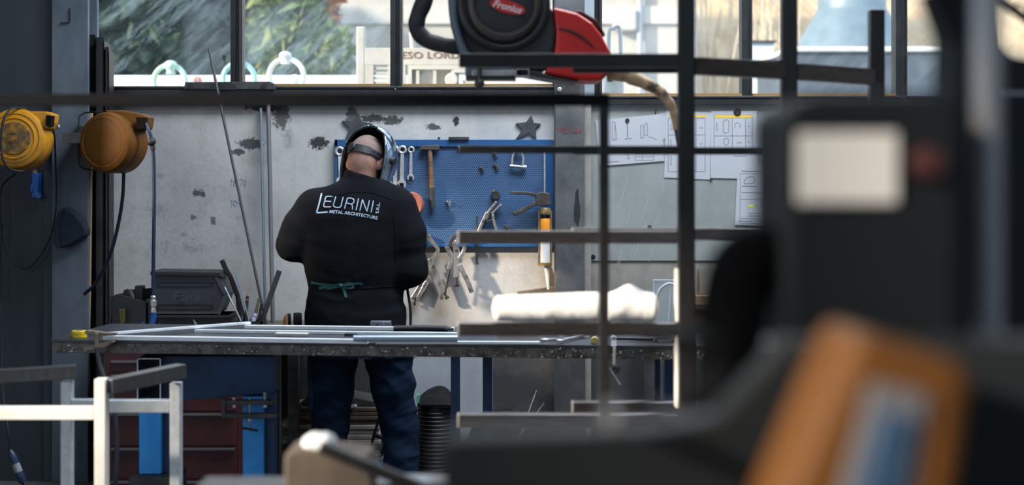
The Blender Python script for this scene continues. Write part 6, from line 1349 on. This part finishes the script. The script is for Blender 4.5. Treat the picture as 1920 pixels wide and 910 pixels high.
# jacket
f = Field((-1.24, 6.98, .66), (-.30, 7.66, 1.62), .0068)
def row(py, cx, rx, ry, cy): return (H(0, py).z, H(cx, 0).x, YM_ + cy, S(rx, YM_), ry)
f.loft([row(316, 683, 36, .074, .022), row(336, 682, 42, .080, .016), row(346, 679, 58, .088, .012), row(358, 676, 82, .096, .006), row(375, 672, 99, .112, .002), row(405, 669, 106, .130, 0), row(450, 666, 104, .138, 0), row(495, 665, 96, .138, 0),
        row(525, 666, 90, .132, 0), row(540, 667, 87, .126, 0), row(556, 667, 90, .133, 0), row(585, 667, 95, .145, 0), (H(0, 612).z, H(667, 0).x, YM_, S(95, YM_), .150), row(648, 668, 93, .150, 0)], .03, 2.35)
f.chain([H(590, 388, .0), H(560, 430, -.005), H(549, 460, -.01)], [.082, .072, .070], .05)
f.chain([H(549, 460, -.01), H(575, 462, .10), WLf + Vector((-.01, -.01, 0))], [.070, .060, .048], .03)
f.chain([H(744, 390, .0), H(764, 440, -.005), H(770, 505, -.01)], [.082, .078, .078], .05)
f.chain([H(770, 505, -.01), H(756, 515, .10), WRt + Vector((.01, -.01, 0))], [.078, .062, .048], .03)
f.cap(WLf + Vector((-.06, -.16, 0)) * 0 + WLf * 0 + H(618, 452, .29), H(640, 452, .42), .040, .040, .0, True) if False else None
f.F = np.maximum(f.F, (f.ax[2][None, None, :] - H(0, 327).z + .30 * (f.ax[0][:, None, None] - H(683, 0).x)).astype(np.float32))
hc = H(0, 560).z
def jw(X, Y, Z):
    a = .0028 * np.sin(38 * (Z + .35 * np.abs(X + .73)) + 6 * X) * np.exp(-((Z - H(0, 500).z) / .16) ** 2)
    b = .0030 * np.sin(95 * Z + 16 * X + 3.5 * np.sin(17 * X + 20 * Z) + 2 * np.sin(31 * X)) * np.exp(-((Z - hc) / .05) ** 2)
    c = .004 * np.sin(60 * Z + 40 * X) * np.exp(-(((X - EL.x) / .10) ** 2 + ((Z - EL.z) / .09) ** 2)) + .004 * np.sin(60 * Z - 40 * X) * np.exp(-(((X - ER.x) / .10) ** 2 + ((Z - ER.z) / .10) ** 2))
    return a + b + c + 0 * Y
def fold(p, sx, sz, tilt, seed):
    u, v_ = p.x * math.cos(tilt) - p.z * math.sin(tilt), p.x * math.sin(tilt) + p.z * math.cos(tilt)
    return (1 - abs(mnoise.noise(Vector((u * sx + seed, p.y * sx, v_ * sz)))) * 2.2)
def jcrease(p):
    w1 = .35 + .9 * math.exp(-((p.z - H(0, 555).z) / .10) ** 2) + .7 * math.exp(-((p.z - H(0, 470).z) / .09) ** 2) * min(1, abs(p.x + .73) / .22)
    return .0042 * w1 * (fold(p, 5, 15, .25 * (1 if p.x < -.73 else -1), 3.3) - .5)
jacket, JV, JQ = field_obj(f, 'jacket', jack_m, pr, 2, jcrease)
bv = BVHTree.FromPolygons([Vector(v) for v in JV], [tuple(int(i) for i in q) for q in JQ])
CAM = Vector((0, 0, CZ))
def onto(px, py, off=.0025):
    d = (P(px, py, 1.0) - CAM).normalized(); h, nrm, _, _ = bv.ray_cast(CAM, d)
    if h is None: h = H(px, py, -.12); nrm = Vector((0, -1, 0))
    return h - d * off
def seams(name, m, lines, rad):
    q = MB()
    for ln in lines:
        path = []
        for a, b2 in zip(ln, ln[1:]):
            for k in range(10): path.append(onto(a[0] + (b2[0] - a[0]) * k / 10, a[1] + (b2[1] - a[1]) * k / 10, .001))
        q.tube(path, rad, 6)
    return q.build(name, m, jacket)
seams('seam', jack_m, [[(614, 372), (660, 360), (700, 362), (738, 376)], [(602, 400), (598, 440), (596, 490)], [(738, 400), (742, 450), (742, 500)], [(580, 535), (620, 540), (680, 541), (755, 536)]], .0022)
q = MB(); z_ = H(0, 327).z                    # folded collar
q.lathe(H(682, 345, .018), (0, 0, 1), [(.100, 0), (.094, .02), (.090, .036), (.084, .040), (.078, .036), (.074, .0)], 40, caps=False)
for i, v in enumerate(q.v): v.y = 7.25 + .018 + (v.y - 7.268) * .86; v.z -= .30 * (v.x - H(682, 0).x)
q.build('collar', jack_m, jacket)
# printing on the back
logo_m = mat('pale blue print', (.42, .52, .66), .6)
def lp(x, y): return (560 + x / 9.1, 340 + y / 9.1)
def ribbon_on(q, pts, wd):
    pts = [lp(*p) for p in pts]; fine = []
    for a, b2 in zip(pts, pts[1:]):
        n = max(1, int(math.hypot(b2[0]-a[0], b2[1]-a[1]) / 2.5))
        fine += [(a[0] + (b2[0]-a[0]) * k / n, a[1] + (b2[1]-a[1]) * k / n) for k in range(n)]
    fine.append(pts[-1]); h = wd / 9.1 / 2; N = len(fine); vs, fs = [], []
    for i, p in enumerate(fine):
        a, b2 = fine[max(i-1, 0)], fine[min(i+1, N-1)]; dx, dy = b2[0]-a[0], b2[1]-a[1]; L = math.hypot(dx, dy) or 1
        nx, ny = -dy / L * h, dx / L * h; vs += [onto(p[0]+nx, p[1]+ny), onto(p[0]-nx, p[1]-ny)]
    for i in range(N-1): fs.append((2*i, 2*i+1, 2*i+3, 2*i+2))
    q.add(vs, fs)
    for p in (fine[0], fine[-1]):
        q.add([onto(p[0] + h * math.cos(a), p[1] + h * math.sin(a)) for a in [2*math.pi*k/10 for k in range(10)]], [list(range(10))])
def sm(pts): return [(v.x, v.y) for v in cr([(x, y, 0) for x, y in pts], 4)]
q = MB()
ribbon_on(q, sm([(390, 215), (345, 400), (312, 510), (318, 535), (345, 537), (485, 525)]), 25)
ribbon_on(q, sm([(585, 265), (500, 256), (462, 275), (445, 340), (427, 410), (445, 437), (545, 436)]), 17); ribbon_on(q, [(448, 340), (550, 345)], 17)
ribbon_on(q, sm([(632, 262), (612, 340), (592, 410), (620, 440), (670, 448), (718, 430), (738, 350), (760, 275)]), 17)
ribbon_on(q, sm([(785, 460), (805, 385), (830, 300), (850, 286), (910, 293), (947, 325), (930, 372), (890, 388), (818, 368)]), 17); ribbon_on(q, sm([(885, 385), (914, 410), (916, 475)]), 17)
ribbon_on(q, [(1020, 300), (980, 490)], 17); ribbon_on(q, [(1045, 498), (1088, 310), (1165, 515), (1207, 330)], 17); ribbon_on(q, [(1275, 335), (1238, 525)], 17)
vs_, fs_ = text_mesh('METAL ARCHITECTURE', bold=.022); uv = fit(vs_)
def ml(u, v):
    b = 545 + 40 * u + 75 * u * u; return onto(*lp(522 + 820 * u + 9 * v, b - 56 * v))
q.add([ml(u, v) for u, v in uv], fs_)
vs_, fs_ = text_mesh('S.R.L.', bold=.022); uv = fit(vs_)
q.add([onto(*lp(1362 - 52 * v + 28 * u, 548 - 185 * u)) for u, v in uv], [tuple(reversed(t)) for t in fs_])
o = q.build('printed_lettering', logo_m, jacket, smooth=False); o['label'] = 'pale blue printed lettering on the back'
# apron tie
tie = mat('teal apron tape', (.022, .10, .11), .8, 0, (.016, .07, .08), 20)
def strap(pts, wd, off=.004):
    pts = [(v.x, v.y) for v in cr([(x, y, 0) for x, y in pts], 5)]; vs, fs = [], []
    for i, p in enumerate(pts):
        a, b2 = pts[max(i-1, 0)], pts[min(i+1, len(pts)-1)]; dx, dy = b2[0]-a[0], b2[1]-a[1]; L = math.hypot(dx, dy) or 1; nx, ny = -dy/L*wd/2, dx/L*wd/2
        m0, m1 = onto(p[0]+nx, p[1]+ny, off), onto(p[0]-nx, p[1]-ny, off); b0 = Vector((0, .003, 0)); vs += [m0, m1, m1 + b0, m0 + b0]
    n = len(pts)
    for i in range(n-1):
        for k in range(4): fs.append((4*i+k, 4*i+(k+1) % 4, 4*i+4+(k+1) % 4, 4*i+4+k))
    fs += [(3, 2, 1, 0), (4*n-4, 4*n-3, 4*n-2, 4*n-1)]
    return vs, fs
q = MB()
for pts, wd in (([(583, 530), (600, 533), (628, 536), (640, 536)], 4.5), ([(640, 536), (655, 534), (672, 532), (680, 534)], 4.5), ([(636, 535), (615, 538), (598, 541)], 6), ([(636, 537), (624, 540), (613, 542)], 5),
                ([(638, 535), (645, 545), (649, 558)], 5), ([(641, 535), (650, 541), (663, 539), (656, 532), (644, 534)], 3.5)):
    q.add(*strap(pts, wd))
q.ell(onto(639, 536, .008), (.010, .008, .010), 12, 8)
o = q.build('apron_tie', tie, pr); o['label'] = 'teal apron tape tied in a bow'
# trousers
f = Field((-1.02, 7.03, .02), (-.44, 7.48, .82), .0068)
f.loft([row(600, 672, 90, .135, 0), row(640, 676, 93, .140, 0), row(668, 678, 95, .14, 0)], .03, 2.4)
f.chain([H(629, 650, 0), H(624, 720, .01), H(619, 800, .025), H(614, 860, .01), H(612, 930, -.01)], [.112, .100, .083, .080, .078], .02)
f.chain([H(726, 650, 0), H(736, 720, .01), H(748, 800, .025), H(751, 860, .01), H(752, 930, -.01)], [.120, .104, .086, .082, .078], .02)
f.ell(H(594, 745, .0), (.035, .06, .085), None, .03)
def tw_(X, Y, Z):
    return .0045 * np.sin(55 * Z + 28 * (X + .75) * np.sign(X + .71) + 2.5 * np.sin(11 * X + 9 * Z)) * np.exp(-((Z - .36) / .26) ** 2) + .003 * np.sin(105 * Z - 22 * X + 8 * Y)
f.cut_below(.05)
def tcrease(p):
    s_ = -1 if p.x < -.71 else 1
    return .0075 * (fold(p, 4, 12, .55 * s_, 8.1) - .5) * (.6 + .8 * math.exp(-((p.z - .40) / .2) ** 2)) + .003 * (fold(p, 9, 26, -.4 * s_, 2.2) - .5)
trousers, TV, TQ = field_obj(f, 'trousers', trou_m, pr, 1, tcrease)
q = MB(); q.tube(cr([H(585, 640, -.03), H(582, 690, -.03), H(586, 745, -.02)], 5), .012, 8); q.obox(H(586, 740, 0), (.010, 0, 0), (0, .07, 0), (0, 0, .07)); q.build('side_pocket', trou_m, trousers, bevel=.006)
boot_m = mat('black boot leather', (.02, .019, .018), .5)
for A_, sx in ((AL, -1), (AR, 1)):
    f = Field((A_.x - .09, A_.y - .12, -.005), (A_.x + .09, A_.y + .26, .16), .006)
    f.cap((A_.x, A_.y, .12), (A_.x, A_.y - .01, .06), .056, .052, .02); f.cap((A_.x, A_.y - .03, .048), (A_.x + sx * .015, A_.y + .16, .045), .046, .044, .03); f.cut_below(.0)
    field_obj(f, 'boot', boot_m, pr, 1)
# short hair on the back of the skull
f = Field(tuple(HC - Vector((.14, .14, .14))), tuple(HC + Vector((.14, .14, .16))), .004)
f.ell(hd_(0, 0, .01), (.0797, .0997, .1057), Rh, .0)
n_ = Rh @ Vector((0, .55, .35)); X, Y, Z = np.meshgrid(*f.ax, indexing='ij', sparse=True)
f.F = np.maximum(f.F, ((X - HC.x) * n_.x + (Y - HC.y) * n_.y + (Z - HC.z) * n_.z - .045).astype(np.float32))
pz = hd_(0, -.06, -.050); dn = Rh @ Vector((0, .25, -1)); f.F = np.maximum(f.F, ((X - pz.x) * dn.x + (Y - pz.y) * dn.y + (Z - pz.z) * dn.z).astype(np.float32))
field_obj(f, 'hair', mat('cropped grey hair', (.19, .135, .12), .8, 0, (.26, .17, .145), 26, bump=.3, bscale=220), pr, 1)
# welding helmet: chrome shell, black liner, head band with knob
hel = mat('mirror blue shell', (.42, .56, .72), .12, .9, (.10, .14, .20), 9, .45, .60, coat=.5)
Rw = Matrix.Rotation(math.radians(-24), 3, 'Z') @ Matrix.Rotation(math.radians(-14), 3, 'X') @ Matrix.Rotation(math.radians(15), 3, 'Y')
WC = H(691, 297, .06)
def shell(grow, n=44, m_=26):
    q = MB(); vs, fs = [], []
    for j in range(m_ + 1):
        t = j / m_; el = math.radians(112 - 190 * t)           # from behind the crown, over the top, down to the chin
        for i in range(n + 1):
            u = i / n * 2 - 1; az = u * math.radians(100 - 16 * max(0, t - .6))
            rx, ry, rz = .118 + grow, .165 + grow, .150 + grow
            ce, se = math.cos(el), math.sin(el)
            if el > math.pi / 2: x, y = math.sin(az) * rx * .0 + u * rx * math.cos(el - math.pi/2) ** .5 * .62, ry * ce * .55
            x = u * rx * (1 - .38 * abs(max(0, se)) ** 3) * (abs(math.cos(min(abs(az), math.pi/2) * .0)))
            x = math.sin(az) * rx * max(.0, math.cos(el) if el < math.pi/2 else 0) ** .55 if el < math.pi/2 else 0
            y = math.cos(az) * ry * max(ce, 0) ** .7
            z = rz * se * (1.0 if se > 0 else 1.25)
            vs.append((x, y, z))
    return vs
def shell2(grow, n=48, m_=30):
    vs, fs = [], []
    for j in range(m_ + 1):
        t = j / m_; z = (.152 + grow) * math.cos(math.pi * .5 * min(1, t / .55)) if t < .55 else -(.150 + grow) * (t - .55) / .45
        w_ = math.sqrt(max(0, 1 - (z / (.1525 + grow)) ** 2)) if z > 0 else 1 - .16 * (z / .15) ** 2
        rx = max(.012, (.122 + grow) * w_); ry = max(.02, (.165 + grow) * w_)
        back = math.radians(118 - 26 * max(0, t - .25) / .75)   # how far round the sides reach
        if t < .2: back = math.radians(150)
        for i in range(n + 1):
            u = (i / n * 2 - 1) * back; vs.append((math.sin(u) * rx, math.cos(u) * ry - .01, z))
    for j in range(m_):
        for i in range(n): fs.append((j*(n+1)+i, j*(n+1)+i+1, (j+1)*(n+1)+i+1, (j+1)*(n+1)+i))
    return [WC + Rw @ Vector(v) for v in vs], fs
hlm = MB(); hlm.add(*shell2(0)); ho = hlm.build('welding_helmet', hel, pr)
md = ho.modifiers.new('thick', 'SOLIDIFY'); md.thickness = .003; md.offset = 1
ln = MB(); ln.add(*shell2(-.004)); lo_ = ln.build('liner', mat('black helmet liner', (.010, .011, .012), .6), ho); md = lo_.modifiers.new('thick', 'SOLIDIFY'); md.thickness = .003; md.offset = -1
def wc(x, y, z): return WC + Rw @ Vector((x, y, z))
q = MB(); fs0 = [wc(-.06, .158, .05), wc(.06, .158, .05), wc(.06, .162, -.03), wc(-.06, .162, -.03)]; q.prism(fs0, Rw @ Vector((0, -.02, 0)), Rw @ Vector((0, .006, 0))); q.build('visor', black_plastic, ho, smooth=False, bevel=.004)
for sx in (-1, 1): q = MB(); q.cyl(wc(sx * .112, .0, .02), wc(sx * .136, .0, .02), .020, .017, n=20); q.build('pivot_knob', black_plastic, ho)
q = MB(); nb = 40; vs, fs = [], []
for i in range(nb + 1):
    a = math.radians(-205 + 230 * i / nb) ; a = math.radians(-90 - 112 + 224 * i / nb)
    for dz, gr in ((-.014, .004), (.014, .004), (.014, .0075), (-.014, .0075)):
        wv = 1.0 if abs(i - nb/2) > 7 else 1.25
        vs.append(hd_(math.cos(a) * (.079 + gr), math.sin(a) * (.099 + gr), .004 + dz * wv - .006 * math.sin(a)))
for i in range(nb):
    for k in range(4): fs.append((4*i+k, 4*i+(k+1) % 4, 4*i+4+(k+1) % 4, 4*i+4+k))
fs += [(3, 2, 1, 0), (4*nb, 4*nb+1, 4*nb+2, 4*nb+3)]
q.add(vs, fs); hb = q.build('head_band', mat('band black', (.022, .026, .032), .5), ho)
q = MB(); a = hd_(-.03, -.098, .014); dv = (Rh @ Vector((-.25, -1, 0))).normalized(); q.lathe(a, dv, [(.021, -.004), (.021, .010), (.018, .013), (0, .013)], 12); q.build('knob', black_plastic, hb, smooth=False)
q = MB()
for k in range(3): p = hd_(.036 + .017 * k, -.094 + .012 * k, .012); q.ell(p, (.003, .003, .003), 8, 6)
q.build('adjustment_hole', mat('hole grey', (.10, .10, .11), .5), hb)
# electrode holder and cable held in the right hand, rod in the left
t = thing('welding_torch', 'welding torch held in the right hand, its black cable hanging beside the hip', 'torch', WRt + Vector((-.02, .07, -.05)))
q = MB(); a = WRt + Vector((-.045, .085, -.024)); q.tube(cr([a + Vector((.14, -.20, -.03)), a + Vector((.075, -.02, -.006)), a, a + Vector((-.09, .02, .01))], 6), .011, 12); q.build('grip', black_plastic, t)
q = MB(); q.tube(cr([a + Vector((-.09, .02, .01)), a + Vector((-.13, .05, -.01)), a + Vector((-.15, .09, -.05))], 5), .007, 10); q.build('nozzle', steel_bright, t)
q = MB(); q.tube(cr([a + Vector((.14, -.20, -.03)), H(764, 548, .02), H(769, 575, .0), H(770, 600, 0), H(769, 640, 0), H(766, 720, .05), H(775, 800, .12)], 6), S(2.6, YM_), 10); q.build('cable', black_rubber, t)
q = MB(); a = WLf + Vector((.035, .085, -.024)); q.cyl(a + Vector((-.12, -.02, -.01)), a + Vector((.16, .06, .0)), .004); tag(q.build('filler_rod', steel_bright), 'thin filler rod held in the left hand of the worker', 'rod')
